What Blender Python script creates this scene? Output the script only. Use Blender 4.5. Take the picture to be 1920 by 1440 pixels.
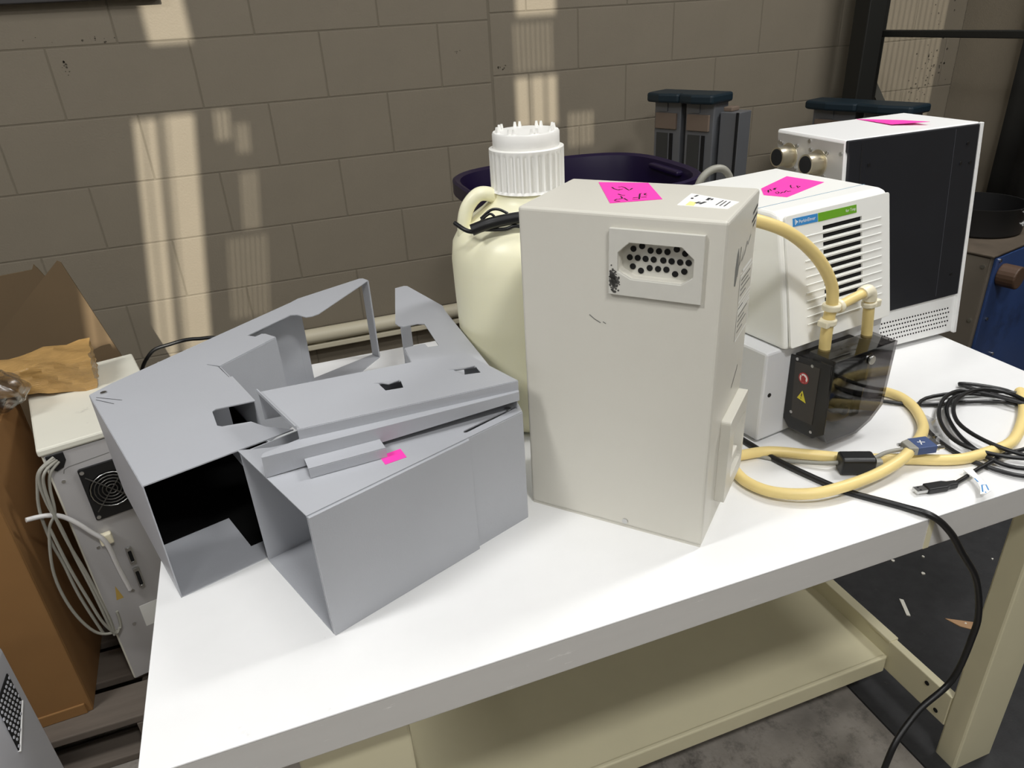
import bpy, bmesh, math, random
from mathutils import Vector, Matrix
from mathutils.geometry import tessellate_polygon
random.seed(7)
SC = bpy.context.scene
COL = SC.collection
for o in list(bpy.data.objects):
    bpy.data.objects.remove(o)

# ------------------------------------------------------------------ camera
CAMZ = 1.415
PITCH, YAW, ROLL = 0.476333655, 0.321719883, -0.060481793
cp, sp, cy, sy, cr, sr = (math.cos(PITCH), math.sin(PITCH), math.cos(YAW),
                          math.sin(YAW), math.cos(ROLL), math.sin(ROLL))
fw = Vector((sy*cp, cy*cp, -sp)); rt = Vector((cy, -sy, 0)); up = rt.cross(fw)
r2 = cr*rt + sr*up; u2 = -sr*rt + cr*up
cam_d = bpy.data.cameras.new('camera')
cam_d.sensor_width = 36.0
cam_d.lens = 36.0*1351.284/1920.0
cam_d.clip_start = 0.02
cam = bpy.data.objects.new('camera', cam_d)
COL.objects.link(cam)
cam.matrix_world = Matrix(((r2.x, u2.x, -fw.x, 0), (r2.y, u2.y, -fw.y, 0),
                           (r2.z, u2.z, -fw.z, CAMZ), (0, 0, 0, 1)))
SC.camera = cam

# ------------------------------------------------------------------ world, lights, exposure
w = bpy.data.worlds.new('world'); SC.world = w
w.use_nodes = True
w.node_tree.nodes['Background'].inputs[0].default_value = (0.75, 0.85, 1.0, 1)
w.node_tree.nodes['Background'].inputs[1].default_value = 0.3
SC.view_settings.view_transform = 'Standard'
SC.view_settings.look = 'None'
SC.view_settings.exposure = 0.1
SC.view_settings.gamma = 1.0
SC.view_settings.use_curve_mapping = False
SC.cycles.use_denoising = True
SC.cycles.max_bounces = 8
SC.cycles.sample_clamp_indirect = 6.0

def area(name, loc, size, power, col=(1, 0.995, 0.985), rot=(0, 0, 0)):
    l = bpy.data.lights.new(name, 'AREA'); l.shape = 'RECTANGLE'
    l.size, l.size_y = size; l.energy = power; l.color = col
    o = bpy.data.objects.new(name, l); COL.objects.link(o)
    o.location = loc; o.rotation_euler = rot
    return o
area('lamp_or_fill', (0.37, -0.74, 3.1), (0.5, 0.25), 36)
area('lamp_or_fill', (2.2, 0.9, 3.0), (0.9, 0.3), 36)
area('lamp_or_fill', (-1.7, 0.5, 3.0), (0.9, 0.3), 40)
area('lamp_or_fill', (0.35, 1.0, 3.3), (0.9, 0.3), 11)  # fill added overhead to brighten top faces
area('lamp_or_fill', (-1.3, -2.0, 3.1), (0.9, 0.3), 16)  # fill added front left to lift the lower parts
area('lamp_or_fill', (0.9, -2.2, 2.7), (0.9, 0.3), 15)  # low front fill added to reach the shelf and front faces
sun = bpy.data.lights.new('sun', 'SUN'); sun.energy = 5.0; sun.angle = math.radians(0.3)
sun.color = (1.0, 0.95, 0.84)
so = bpy.data.objects.new('sun', sun); COL.objects.link(so)
SUN = Vector((0.0, 1.0, -0.5)).normalized()
so.rotation_euler = SUN.to_track_quat('-Z', 'Y').to_euler()
so.location = (0, -6, 6)

# ------------------------------------------------------------------ materials
def lin(c):
    return tuple((v/255/12.92 if v <= 10 else ((v/255+0.055)/1.055)**2.4) for v in c) + (1.0,)

MATS = {}
def mat(name, rgb, rough=0.5, metal=0.0, var=0.0, vscale=8.0, bump=0.0, bscale=120.0,
        rgb2=None, lo=0.45, hi=0.6, spec=0.5, sss=0.0, trans=0.0, alpha=1.0, stretch=(1, 1, 1)):
    m = bpy.data.materials.new(name); m.use_nodes = True
    nt = m.node_tree; N = nt.nodes; L = nt.links
    b = N['Principled BSDF']
    b.inputs['Base Color'].default_value = lin(rgb)
    b.inputs['Roughness'].default_value = rough
    b.inputs['Metallic'].default_value = metal
    b.inputs['Specular IOR Level'].default_value = spec
    if sss:
        b.inputs['Subsurface Weight'].default_value = sss
        b.inputs['Subsurface Radius'].default_value = (0.03, 0.028, 0.02)
    if trans: b.inputs['Transmission Weight'].default_value = trans
    b.inputs['Alpha'].default_value = alpha
    if var or bump or rgb2:
        tc = N.new('ShaderNodeTexCoord'); mp = N.new('ShaderNodeMapping')
        mp.inputs['Scale'].default_value = stretch
        L.new(tc.outputs['Object'], mp.inputs['Vector'])
        src = None
        if var:
            n = N.new('ShaderNodeTexNoise'); n.inputs['Scale'].default_value = vscale
            n.inputs['Detail'].default_value = 6; n.inputs['Roughness'].default_value = 0.6
            L.new(mp.outputs[0], n.inputs['Vector'])
            r = N.new('ShaderNodeMapRange')
            r.inputs['From Min'].default_value = 0.3; r.inputs['From Max'].default_value = 0.7
            r.inputs['To Min'].default_value = 1-var; r.inputs['To Max'].default_value = 1+var
            L.new(n.outputs['Fac'], r.inputs['Value'])
            mx = N.new('ShaderNodeMix'); mx.data_type = 'RGBA'; mx.blend_type = 'MULTIPLY'
            mx.inputs['Factor'].default_value = 1.0
            mx.inputs['A'].default_value = lin(rgb)
            L.new(r.outputs[0], mx.inputs['B'])
            src = mx.outputs['Result']
        if rgb2:
            n2 = N.new('ShaderNodeTexNoise'); n2.inputs['Scale'].default_value = vscale*1.7
            n2.inputs['Detail'].default_value = 10; n2.inputs['Roughness'].default_value = 0.75
            L.new(mp.outputs[0], n2.inputs['Vector'])
            r2_ = N.new('ShaderNodeMapRange')
            r2_.inputs['From Min'].default_value = lo; r2_.inputs['From Max'].default_value = hi
            L.new(n2.outputs['Fac'], r2_.inputs['Value'])
            m2 = N.new('ShaderNodeMix'); m2.data_type = 'RGBA'
            L.new(r2_.outputs[0], m2.inputs['Factor'])
            if src: L.new(src, m2.inputs['A'])
            else: m2.inputs['A'].default_value = lin(rgb)
            m2.inputs['B'].default_value = lin(rgb2)
            src = m2.outputs['Result']
        if src: L.new(src, b.inputs['Base Color'])
        if bump:
            nb = N.new('ShaderNodeTexNoise'); nb.inputs['Scale'].default_value = bscale
            nb.inputs['Detail'].default_value = 4
            L.new(mp.outputs[0], nb.inputs['Vector'])
            bp = N.new('ShaderNodeBump'); bp.inputs['Strength'].default_value = bump
            bp.inputs['Distance'].default_value = 0.002
            L.new(nb.outputs['Fac'], bp.inputs['Height'])
            L.new(bp.outputs['Normal'], b.inputs['Normal'])
    MATS[name] = m
    return m

def glassy(name, tint, rough=0.08, mixf=0.25, gloss=(255, 255, 255)):
    """see-through plastic: tinted transparency with a glossy coat"""
    m = bpy.data.materials.new(name); m.use_nodes = True
    nt = m.node_tree; N = nt.nodes; L = nt.links
    N.remove(N['Principled BSDF'])
    t = N.new('ShaderNodeBsdfTransparent'); t.inputs[0].default_value = lin(tint)
    g = N.new('ShaderNodeBsdfGlossy'); g.inputs['Roughness'].default_value = rough
    g.inputs['Color'].default_value = lin(gloss)
    f = N.new('ShaderNodeFresnel'); f.inputs['IOR'].default_value = 1.5
    mu = N.new('ShaderNodeMath'); mu.operation = 'ADD'; mu.inputs[1].default_value = mixf*0.2
    L.new(f.outputs[0], mu.inputs[0])
    ge = N.new('ShaderNodeNewGeometry'); inv = N.new('ShaderNodeMath'); inv.operation = 'SUBTRACT'; inv.inputs[0].default_value = 1.0
    L.new(ge.outputs['Backfacing'], inv.inputs[1])
    mm = N.new('ShaderNodeMath'); mm.operation = 'MULTIPLY'
    L.new(mu.outputs[0], mm.inputs[0]); L.new(inv.outputs[0], mm.inputs[1])
    mx = N.new('ShaderNodeMixShader')
    L.new(mm.outputs[0], mx.inputs[0]); L.new(t.outputs[0], mx.inputs[1]); L.new(g.outputs[0], mx.inputs[2])
    L.new(mx.outputs[0], N['Material Output'].inputs['Surface'])
    MATS[name] = m
    return m

M_WALL = mat('painted block', (131, 122, 106), 0.75, var=0.05, vscale=3.0, bump=0.5, bscale=160)
M_MORTAR = mat('painted mortar', (118, 110, 95), 0.9, var=0.05)
M_PLASTER = mat('plain wall paint', (112, 109, 102), 0.85, var=0.04, vscale=2)
M_CEIL = mat('ceiling paint', (96, 94, 90), 0.9)
M_STAIN = mat('dark stain', (74, 68, 58), 0.9, var=0.2, vscale=60)
M_FLOOR = mat('concrete', (140, 134, 126), 0.85, var=0.28, vscale=7, bump=0.6, bscale=90, rgb2=(62, 58, 54), lo=0.5, hi=0.72)
M_MATBLK = mat('black rubber mat', (46, 46, 47), 0.85, var=0.2, vscale=30, bump=0.6, bscale=220, rgb2=(70, 68, 66), lo=0.62, hi=0.75)
M_SPECK = mat('white speck', (235, 232, 220), 0.8)
M_WOODC = mat('bare wood', (176, 140, 104), 0.8, var=0.15)
M_TOP = mat('white laminate', (237, 237, 236), 0.32, var=0.015, vscale=14, rgb2=(205, 203, 199), lo=0.66, hi=0.8)
M_EDGE = mat('grey edge band', (214, 212, 208), 0.4, rgb2=(240, 238, 235), lo=0.62, hi=0.68, vscale=14, stretch=(0.6, 1, 3), var=0.02)
M_CREAM = mat('cream enamel', (222, 215, 182), 0.45, var=0.03, vscale=5)
M_DARKHOLE = mat('dark opening', (14, 13, 13), 0.9)
M_SHEET = mat('grey powder coat', (174, 176, 181), 0.42, var=0.015, vscale=10, bump=0.08, bscale=500)
M_SHADE = mat('shadow black', (9, 9, 9), 0.95, spec=0.1)  # colour of the shadow painted inside the open cover
M_STEEL = mat('bright steel', (200, 200, 198), 0.28, metal=1.0)
M_PINK = mat('neon pink paper', (255, 62, 178), 0.7)
M_INK = mat('black ink', (40, 10, 34), 0.7)
M_BOX = mat('warm grey enamel', (211, 208, 197), 0.38, var=0.012, vscale=6, bump=0.06, bscale=400)
M_ALU = mat('cast grey plate', (206, 204, 195), 0.42, metal=0.0, var=0.02, vscale=60)
M_SMUDGE = mat('black smudge', (84, 82, 78), 0.8, var=0.3, vscale=120)
M_PAPER = mat('white paper', (240, 240, 236), 0.7)
M_PRINT = mat('grey print', (120, 120, 116), 0.7)
M_PRINTD = mat('dark print', (50, 50, 52), 0.7)
M_YEL = mat('yellow paper', (240, 232, 150), 0.7)
M_JUG = mat('milky plastic', (253, 249, 216), 0.36, sss=0.12)
M_CAP = mat('white plastic', (244, 243, 238), 0.4)
M_BLACK = mat('black plastic', (22, 22, 23), 0.42)
M_BLKCORD = mat('black cable', (20, 20, 21), 0.38)
M_WHITE = mat('off white plastic', (243, 243, 238), 0.38, bump=0.05, bscale=600)
M_WHITEM = mat('white enamel', (243, 243, 241), 0.35)
M_GREYBASE = mat('grey painted metal', (222, 223, 225), 0.45)
M_BLUE = mat('label blue', (60, 140, 205), 0.4)
M_GREEN = mat('label green', (108, 168, 40), 0.4)
M_BLUELINE = mat('blue line', (96, 140, 170), 0.5)
M_TUBE = mat('cream rubber tube', (240, 216, 146), 0.42, sss=0.1)
M_CLAMP = mat('ivory nylon', (240, 232, 205), 0.4, sss=0.1)
M_SMOKE = glassy('smoked acrylic', (188, 186, 186), 0.05, 0.0)
M_PUMPBLK = mat('pump black', (34, 33, 33), 0.38)
M_PUMPGRY = mat('pump grey metal', (92, 90, 86), 0.35, metal=0.6)
M_RED = mat('warning red', (176, 60, 60), 0.5)
M_WARN = mat('warning yellow', (222, 208, 60), 0.5)
M_PANEL = mat('black panel', (26, 28, 34), 0.42, var=0.08, vscale=10)
M_NICKEL = mat('nickel plate', (206, 198, 176), 0.3, metal=0.9)
M_CLEAR = glassy('clear film', (238, 238, 238), 0.15, 0.5)
M_GREYCORD = mat('pale grey cable', (152, 150, 140), 0.45)
M_BLUECON = mat('blue connector', (62, 80, 122), 0.5)
M_INSTOP = mat('worn ivory top', (226, 224, 210), 0.5, var=0.02, vscale=7, rgb2=(160, 157, 148), lo=0.6, hi=0.8)
M_INSFACE = mat('brushed grey panel', (186, 184, 184), 0.45, metal=0.1, var=0.03, vscale=5)
M_CARTON = mat('brown cardboard', (140, 102, 58), 0.85, var=0.06, vscale=6)
M_CARTONIN = mat('dark cardboard', (104, 86, 62), 0.9, var=0.05, vscale=6)
M_KRAFT = mat('kraft wrap', (178, 142, 88), 0.22, var=0.12, vscale=9, bump=0.6, bscale=30)
M_BUBBLE = glassy('bubble wrap', (226, 224, 222), 0.3, 0.6)
M_PALLET = mat('grey pallet wood', (98, 89, 80), 0.85, var=0.15, vscale=6, stretch=(1, 8, 1))
M_CAB = mat('grey cabinet', (200, 201, 208), 0.4, metal=0.1)
M_PURPLE = mat('purple plastic', (27, 15, 50), 0.4)
M_TEAL = mat('dark teal cap', (20, 38, 48), 0.5)
M_EXTR = mat('aluminium extrusion', (128, 130, 134), 0.4, metal=0.5, var=0.03)
M_EXTRD = mat('dark extrusion slot', (60, 60, 58), 0.6)
M_CARDTAN = mat('tan block', (120, 104, 90), 0.8)
M_RACK = mat('black steel', (30, 30, 27), 0.55)
M_BLUEMET = mat('blue panel', (50, 74, 124), 0.4, var=0.12, vscale=3, rgb2=(34, 44, 66), lo=0.52, hi=0.75)
M_MACH = mat('dull brown grey panel', (120, 112, 100), 0.5, metal=0.2, var=0.06, vscale=4)
M_MACHTOP = mat('dirty machine top', (84, 74, 62), 0.6, var=0.3, vscale=9)
M_PIPE = mat('beige rail paint', (208, 200, 176), 0.45)
M_DARKSHEET = mat('black sheeting', (44, 43, 40), 0.8, var=0.25, vscale=5)
M_TRIM = mat('dark grey board', (60, 58, 58), 0.6)

# ------------------------------------------------------------------ mesh helpers
def link(o, parent=None):
    COL.objects.link(o)
    if parent is not None: o.parent = parent
    return o

def root(name, label, cat, loc=(0, 0, 0), rz=0.0, group=None):
    o = bpy.data.objects.new(name, None); o.empty_display_size = 0.05
    o.location = loc; o.rotation_euler = (0, 0, rz)
    return tag(link(o), label, cat, group)

def tag(o, label, cat, group=None):
    o['label'] = label; o['category'] = cat
    if group: o['group'] = group
    return o

def struct(o):
    o['kind'] = 'structure'; return o

class MB:
    def __init__(s): s.v = []; s.f = []
    def add(s, vs, fs, M=None):
        n = len(s.v)
        s.v += [tuple(M @ Vector(p)) if M is not None else tuple(p) for p in vs]
        s.f += [tuple(i+n for i in f) for f in fs]
        return s
    def box(s, x0, x1, y0, y1, z0, z1, M=None):
        vs = [(x0, y0, z0), (x1, y0, z0), (x1, y1, z0), (x0, y1, z0), (x0, y0, z1), (x1, y0, z1), (x1, y1, z1), (x0, y1, z1)]
        return s.add(vs, [(3, 2, 1, 0), (4, 5, 6, 7), (0, 1, 5, 4), (1, 2, 6, 5), (2, 3, 7, 6), (3, 0, 4, 7)], M)
    def prism(s, poly, z0, z1, M=None, holes=()):
        """poly and holes in (x, y), extruded along z"""
        loops = [list(poly)] + [list(h) for h in holes]
        flat = [p for l in loops for p in l]; n = len(flat)
        if holes:
            tris = tessellate_polygon([[Vector((p[0], p[1], 0)) for p in l] for l in loops])
        else:
            tris = [tuple(range(n))]
        vs = [(p[0], p[1], z0) for p in flat] + [(p[0], p[1], z1) for p in flat]
        fs = []
        for t in tris:
            a = sum(flat[t[i]][0]*flat[t[(i+1) % len(t)]][1]-flat[t[(i+1) % len(t)]][0]*flat[t[i]][1] for i in range(len(t)))
            t = tuple(t) if a > 0 else tuple(reversed(t))
            fs.append(tuple(i+n for i in t)); fs.append(tuple(reversed(t)))
        k = 0
        for li, l in enumerate(loops):
            m = len(l)
            a = sum(l[i][0]*l[(i+1) % m][1]-l[(i+1) % m][0]*l[i][1] for i in range(m))
            ccw = (a > 0) == (li == 0)
            for i in range(m):
                p, q = k+i, k+(i+1) % m
                fs.append((p, q, q+n, p+n) if ccw else (q, p, p+n, q+n))
            k += m
        return s.add(vs, fs, M)
    def wall(s, p, q, z0, z1, t=0.0016, z0b=None, z1b=None):
        """upright sheet from p to q (x, y), centred"""
        d = Vector((q[0]-p[0], q[1]-p[1])); d.normalize(); nx, ny = -d.y*t/2, d.x*t/2
        z0b = z0 if z0b is None else z0b; z1b = z1 if z1b is None else z1b
        vs = [(p[0]-nx, p[1]-ny, z0), (q[0]-nx, q[1]-ny, z0b), (q[0]+nx, q[1]+ny, z0b), (p[0]+nx, p[1]+ny, z0),
              (p[0]-nx, p[1]-ny, z1), (q[0]-nx, q[1]-ny, z1b), (q[0]+nx, q[1]+ny, z1b), (p[0]+nx, p[1]+ny, z1)]
        return s.add(vs, [(3, 2, 1, 0), (4, 5, 6, 7), (0, 1, 5, 4), (1, 2, 6, 5), (2, 3, 7, 6), (3, 0, 4, 7)])
    def lathe(s, prof, n=48, M=None, wob=None):
        vs = []; fs = []
        for i, (r, z) in enumerate(prof):
            for k in range(n):
                a = 2*math.pi*k/n
                rr = r*(wob(a, i) if wob else 1)
                vs.append((rr*math.cos(a), rr*math.sin(a), z))
        for i in range(len(prof)-1):
            for k in range(n):
                k2 = (k+1) % n
                fs.append((i*n+k, i*n+k2, (i+1)*n+k2, (i+1)*n+k))
        if prof[0][0] > 1e-6: fs.append(tuple(reversed(range(n))))
        if prof[-1][0] > 1e-6: fs.append(tuple((len(prof)-1)*n+k for k in range(n)))
        return s.add(vs, fs, M)
    def cyl(s, c, axis, r, h, n=16, r2=None):
        """cylinder from point c along axis for h"""
        q = Vector(axis).normalized().to_track_quat('Z', 'Y').to_matrix().to_4x4()
        M = Matrix.Translation(Vector(c)) @ q
        return s.lathe([(r, 0), (r if r2 is None else r2, h)], n, M)
    def tube(s, pts, r, n=10, smooth=6, closed=False, rads=None):
        P = [Vector(p) for p in pts]
        if smooth > 1:
            Q = []; RR = []
            m = len(P); rng = range(m if closed else m-1)
            for i in rng:
                if closed: a, b, c, d = P[i-1], P[i], P[(i+1) % m], P[(i+2) % m]
                else: a, b, c, d = P[max(i-1, 0)], P[i], P[i+1], P[min(i+2, m-1)]
                for k in range(smooth):
                    t = k/smooth
                    Q.append(0.5*((2*b)+(c-a)*t+(2*a-5*b+4*c-d)*t*t+(3*b-a-3*c+d)*t**3))
                    if rads: RR.append(rads[i]*(1-t)+rads[(i+1) % m]*t)
            if not closed:
                Q.append(P[-1]); RR.append(rads[-1] if rads else r)
            P = Q
            rads = RR if rads else None
        m = len(P); T = []
        for i in range(m):
            a = P[i-1] if (i > 0 or closed) else P[i]
            b = P[(i+1) % m] if (i < m-1 or closed) else P[i]
            T.append((b-a).normalized())
        nrm = T[0].orthogonal().normalized(); vs = []; fs = []
        for i in range(m):
            if i > 0:
                ax = T[i-1].cross(T[i])
                if ax.length > 1e-9:
                    nrm = Matrix.Rotation(T[i-1].angle(T[i]), 3, ax) @ nrm
            bn = T[i].cross(nrm)
            rr = rads[i] if rads else r
            for k in range(n):
                a = 2*math.pi*k/n
                vs.append(P[i]+(nrm*math.cos(a)+bn*math.sin(a))*rr)
        for i in range(m if closed else m-1):
            j = (i+1) % m
            for k in range(n):
                k2 = (k+1) % n
                fs.append((i*n+k, i*n+k2, j*n+k2, j*n+k))
        if not closed:
            fs.append(tuple(reversed(range(n)))); fs.append(tuple((m-1)*n+k for k in range(n)))
        return s.add(vs, fs)
    def strip(s, pts, wid, M=None, z=0.0):
        """flat pen stroke in the xy plane"""
        P = [Vector((p[0], p[1])) for p in pts]; vs = []; fs = []
        for i, p in enumerate(P):
            d = (P[min(i+1, len(P)-1)]-P[max(i-1, 0)])
            if d.length < 1e-9: d = Vector((1, 0))
            d.normalize(); nn = Vector((-d.y, d.x))*wid/2
            vs += [(p.x+nn.x, p.y+nn.y, z), (p.x-nn.x, p.y-nn.y, z)]
        for i in range(len(P)-1):
            fs.append((2*i, 2*i+1, 2*i+3, 2*i+2))
        return s.add(vs, fs, M)
    def mesh(s, name, m, smooth=None):
        me = bpy.data.meshes.new(name); me.from_pydata(s.v, [], s.f); me.update()
        if m: me.materials.append(m)
        if smooth:
            for p in me.polygons: p.use_smooth = True
            me.set_sharp_from_angle(angle=math.radians(smooth))
        return me
    def build(s, name, m, parent=None, smooth=None, bevel=0.0, seg=2, loc=None, rot=None):
        o = bpy.data.objects.new(name, s.mesh(name, m, smooth))
        link(o, parent)
        if loc: o.location = loc
        if rot: o.rotation_euler = rot
        if bevel:
            b = o.modifiers.new('bevel', 'BEVEL'); b.width = bevel; b.segments = seg
            b.limit_method = 'ANGLE'; b.angle_limit = math.radians(35)
            b.harden_normals = False
        return o

def rrect(x0, x1, y0, y1, r, n=5):
    out = []
    for cx, cyy, a0 in ((x1-r, y1-r, 0), (x0+r, y1-r, 90), (x0+r, y0+r, 180), (x1-r, y0+r, 270)):
        for k in range(n+1):
            a = math.radians(a0+90*k/n)
            out.append((cx+r*math.cos(a), cyy+r*math.sin(a)))
    return out

def circ(cx, cyy, r, n=16):
    return [(cx+r*math.cos(2*math.pi*k/n), cyy+r*math.sin(2*math.pi*k/n)) for k in range(n)]

# maps (x, y, z) of a prism to: x -> x, y -> z, extrude -> -y  (a plate on a front face)
FRONT = Matrix(((1, 0, 0, 0), (0, 0, -1, 0), (0, 1, 0, 0), (0, 0, 0, 1)))
# plate on a right-hand face: x -> y, y -> z, extrude -> +x
SIDE = Matrix(((0, 0, 1, 0), (1, 0, 0, 0), (0, 1, 0, 0), (0, 0, 0, 1)))
# profile (x=y, y=z) extruded along +x
ALONGX = SIDE

def text(name, s, size, m, parent, M, align='LEFT'):
    c = bpy.data.curves.new(name, 'FONT'); c.body = s; c.size = size; c.align_x = align
    o = bpy.data.objects.new(name, c); COL.objects.link(o)
    bpy.context.view_layer.update()
    me = bpy.data.meshes.new_from_object(o)
    bpy.data.objects.remove(o); bpy.data.curves.remove(c)
    me.transform(M); me.materials.clear(); me.materials.append(m)
    return link(bpy.data.objects.new(name, me), parent)

TZ = 0.76
R = math.radians

# ------------------------------------------------------------------ room
fl = MB().box(-3.6, 3.3, -2.7, 2.9, -0.1, 0.0).build('floor', M_FLOOR); struct(fl)
WY = 2.7
wb = MB().box(-3.6, 3.3, WY+0.0015, WY+0.2, 0, 4.6).build('wall_back', M_MORTAR); struct(wb)
CH = 0.2045; BL = 0.403; GAP = 0.0035
def block_mesh(wd, ht):
    return MB().box(0, wd, 0, 0.05, 0, ht).mesh('block', M_WALL)
full = block_mesh(BL-GAP, CH-GAP)
def put_block(me, x, z):
    o = bpy.data.objects.new('block', me); link(o, wb); o.location = (x, WY, z)
    b = o.modifiers.new('bevel', 'BEVEL'); b.width = 0.0025; b.segments = 2
cache = {}
XJ = 0.895
for side in (0, 1):
    for i in range(-1, 9):
        z0 = 0.165+CH*i+(0.021 if side else 0.0)
        zb = max(z0+GAP/2, 0.002); zt = z0+CH-GAP/2
        lo, hi = (-2.1, XJ-0.004) if side == 0 else (XJ+0.004, 3.13)
        off = 0.303 if (i % 2 == 1) else 0.303+BL/2
        if side: off += 0.13
        k0 = math.floor((lo-off)/BL)
        x = off+k0*BL
        while x < hi:
            a, b = max(x+GAP/2, lo), min(x+BL-GAP/2, hi)
            if b-a > 0.02:
                wd, ht = round(b-a, 4), round(zt-zb, 4)
                key = (wd, ht)
                if key not in cache: cache[key] = block_mesh(wd, ht)
                put_block(cache[key], a, zb)
            x += BL
wr = MB().box(3.13, 3.3, -2.7, WY, 0, 4.6).build('wall_right', M_WALL); struct(wr)
wl = MB().box(-3.6, -3.4, -2.7, WY+0.004, 0, 4.6).build('wall_left', M_PLASTER); struct(wl)
ce = MB().box(-3.6, 3.3, -2.7, 2.9, 4.6, 4.7).build('ceiling', M_CEIL); struct(ce)
# front wall behind the camera, with unseen openings cut to shape the sun patches
def hole(pts):
    # patch corner (X, Z) on the back wall, carried back along the sun ray to the front wall
    t = (WY+2.6)
    return [(x, z+0.5*t) for x, z in pts]
def quad(xa, za, xb, zb, wid):
    return [(xa, za), (xb, zb), (xb+wid, zb), (xa+wid, za)]
HOLES = [hole(quad(-0.212, 1.385, -0.212, 1.62, 0.122)),
         hole(quad(-0.318, 1.175, -0.46, 0.33, 0.026)),
         hole(quad(-0.286, 1.175, -0.428, 0.33, 0.036)),
         hole(quad(-0.232, 1.18, -0.376, 0.30, 0.010)),
         hole(quad(-0.217, 1.18, -0.361, 0.30, 0.082)),
         hole(quad(0.985, 1.02, 0.985, 1.20, 0.052)), hole(quad(1.048, 1.02, 1.048, 1.20, 0.05)),
         hole(quad(1.108, 1.02, 1.108, 1.20, 0.04)),
         hole(quad(1.0, 1.40, 1.0, 1.62, 0.15)),
         hole(quad(2.532, 0.90, 2.532, 1.62, 0.075))]
def slits(xa, za, zb, wid, n, duty, sl=0.0):  # narrow slits added to dim the fainter sun patches
    out = []
    for k in range(n):
        x = xa+wid*k/n
        out.append(hole(quad(x, za, x+sl, zb, wid/n*duty)))
    return out
HOLES += slits(-0.07, 1.183, 1.085, 0.05, 3, 0.42, -0.012)
HOLES += slits(-0.012, 1.136, 1.04, 0.045, 3, 0.32, -0.012)
HOLES += slits(-0.03, 0.98, 0.78, 0.06, 4, 0.3, -0.03)
HOLES += slits(-0.12, 0.76, 0.46, 0.14, 8, 0.22, -0.05)
HOLES += slits(0.99, 1.38, 1.215, 0.155, 8, 0.22)
HOLES += slits(2.64, 1.60, 0.80, 0.42, 14, 0.24)
HOLES += slits(1.20, 1.06, 0.93, 0.11, 5, 0.3)
def fixccw(l):
    a = sum(l[i][0]*l[(i+1) % len(l)][1]-l[(i+1) % len(l)][0]*l[i][1] for i in range(len(l)))
    return l if a < 0 else list(reversed(l))
wf = MB().prism([(-3.6, 0), (3.3, 0), (3.3, 4.6), (-3.6, 4.6)], 0.0, 0.01, FRONT, [fixccw(h) for h in HOLES])
wf = wf.build('sun_mask_wall', M_PLASTER, loc=(0, -2.6, 0)); struct(wf)
tr = MB().box(-2.1, -0.15, 2.66, 2.7, 1.51, 1.75).build('trim_1', M_TRIM, bevel=0.003); struct(tr)
# bumper rail low on the block wall
rl = root('wall_rail', 'beige rail running low along the block wall behind the table', 'rail', (0, 2.66, 0.3))
MB().tube([(-0.1, 0, 0.055), (2.2, 0, 0.055)], 0.028, 16, 1).build('rail_tube', M_PIPE, rl, smooth=60)
MB().box(-0.1, 2.2, -0.012, 0.03, 0.0, 0.022).build('rail_strip', M_PIPE, rl, bevel=0.004)
for x in (0.1, 0.9, 1.7):
    MB().box(x, x+0.04, 0.0, 0.042, 0.0, 0.06).build('bracket', M_PIPE, rl)
# stains on the wall paint: small irregular dark smears
def stain(parent, cx, cz, n, sx, sz, y, rmin=0.002, rmax=0.009):
    m = MB()
    for _ in range(n):
        x = random.gauss(cx, sx); z = random.gauss(cz, sz); r = random.uniform(rmin, rmax)
        pts = [(x+r*random.uniform(.5, 1.2)*math.cos(a), z+r*random.uniform(.4, 1.1)*math.sin(a)) for a in [2*math.pi*k/7 for k in range(7)]]
        m.prism(pts, 0, 0.0006, Matrix.Translation((0, y, 0)) @ FRONT)
    o = m.build('stain', M_STAIN, parent); o['kind'] = 'stuff'; return o
stain(wb, -0.462, 1.333, 9, 0.006, 0.018, WY, 0.001, 0.005)
stain(wb, -0.36, 1.41, 8, 0.022, 0.004, WY, 0.001, 0.004)
stain(wb, -0.53, 1.41, 3, 0.03, 0.005, WY, 0.001, 0.003)
stain(wb, 0.93, 1.235, 9, 0.014, 0.004, WY, 0.001, 0.004)
stain(wb, 0.775, 1.30, 5, 0.010, 0.003, WY, 0.001, 0.003)
stain(wb, 2.98, 1.10, 40, 0.05, 0.035, WY, 0.0015, 0.006)
stain(wb, 2.93, 1.01, 20, 0.04, 0.03, WY, 0.0015, 0.005)
stain(wb, 3.0, 1.30, 16, 0.05, 0.04, WY, 0.0015, 0.005)

mt = MB().prism(rrect(1.045, 2.9, -1.2, 2.45, 0.01), 0.0, 0.006).build('floor_mat', M_MATBLK)
tag(mt, 'black rubber mat covering the concrete floor right of the table', 'mat')
for x, y, r in ((1.486, 1.05, .006), (1.644, .938, .006), (1.453, 1.12, .005), (1.54, 1.10, .004), (1.438, .876, .003), (1.70, 1.02, .003), (1.146, .66, .004)):
    m = MB().prism([(r*random.uniform(.6, 1.2)*math.cos(a), r*random.uniform(.6, 1.2)*math.sin(a)) for a in [2*math.pi*k/7 for k in range(7)]], 0, 0.003)
    tag(m.build('paper_speck', M_SPECK, loc=(x, y, 0.006)), 'tiny white speck lying on the black floor mat', 'debris', 'white specks on the mat')
m = MB().prism([(-.005, -.028), (.004, -.03), (.008, .026), (-.001, .03)], 0, 0.003).build('wood_splinter', M_SPECK, loc=(1.345, .975, .006), rot=(0, 0, R(-25)))
tag(m, 'pale straight splinter on the black mat beside the shelf', 'splinter')
m = MB().prism([(-.06, .012), (-.02, .016), (.02, .02), (.05, -.006), (.075, -.022), (.03, -.012), (-.03, -.006)], 0, 0.002).build('wood_shaving', M_WOODC, loc=(1.445, .86, .006), rot=(0, 0, R(-40)))
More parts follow.
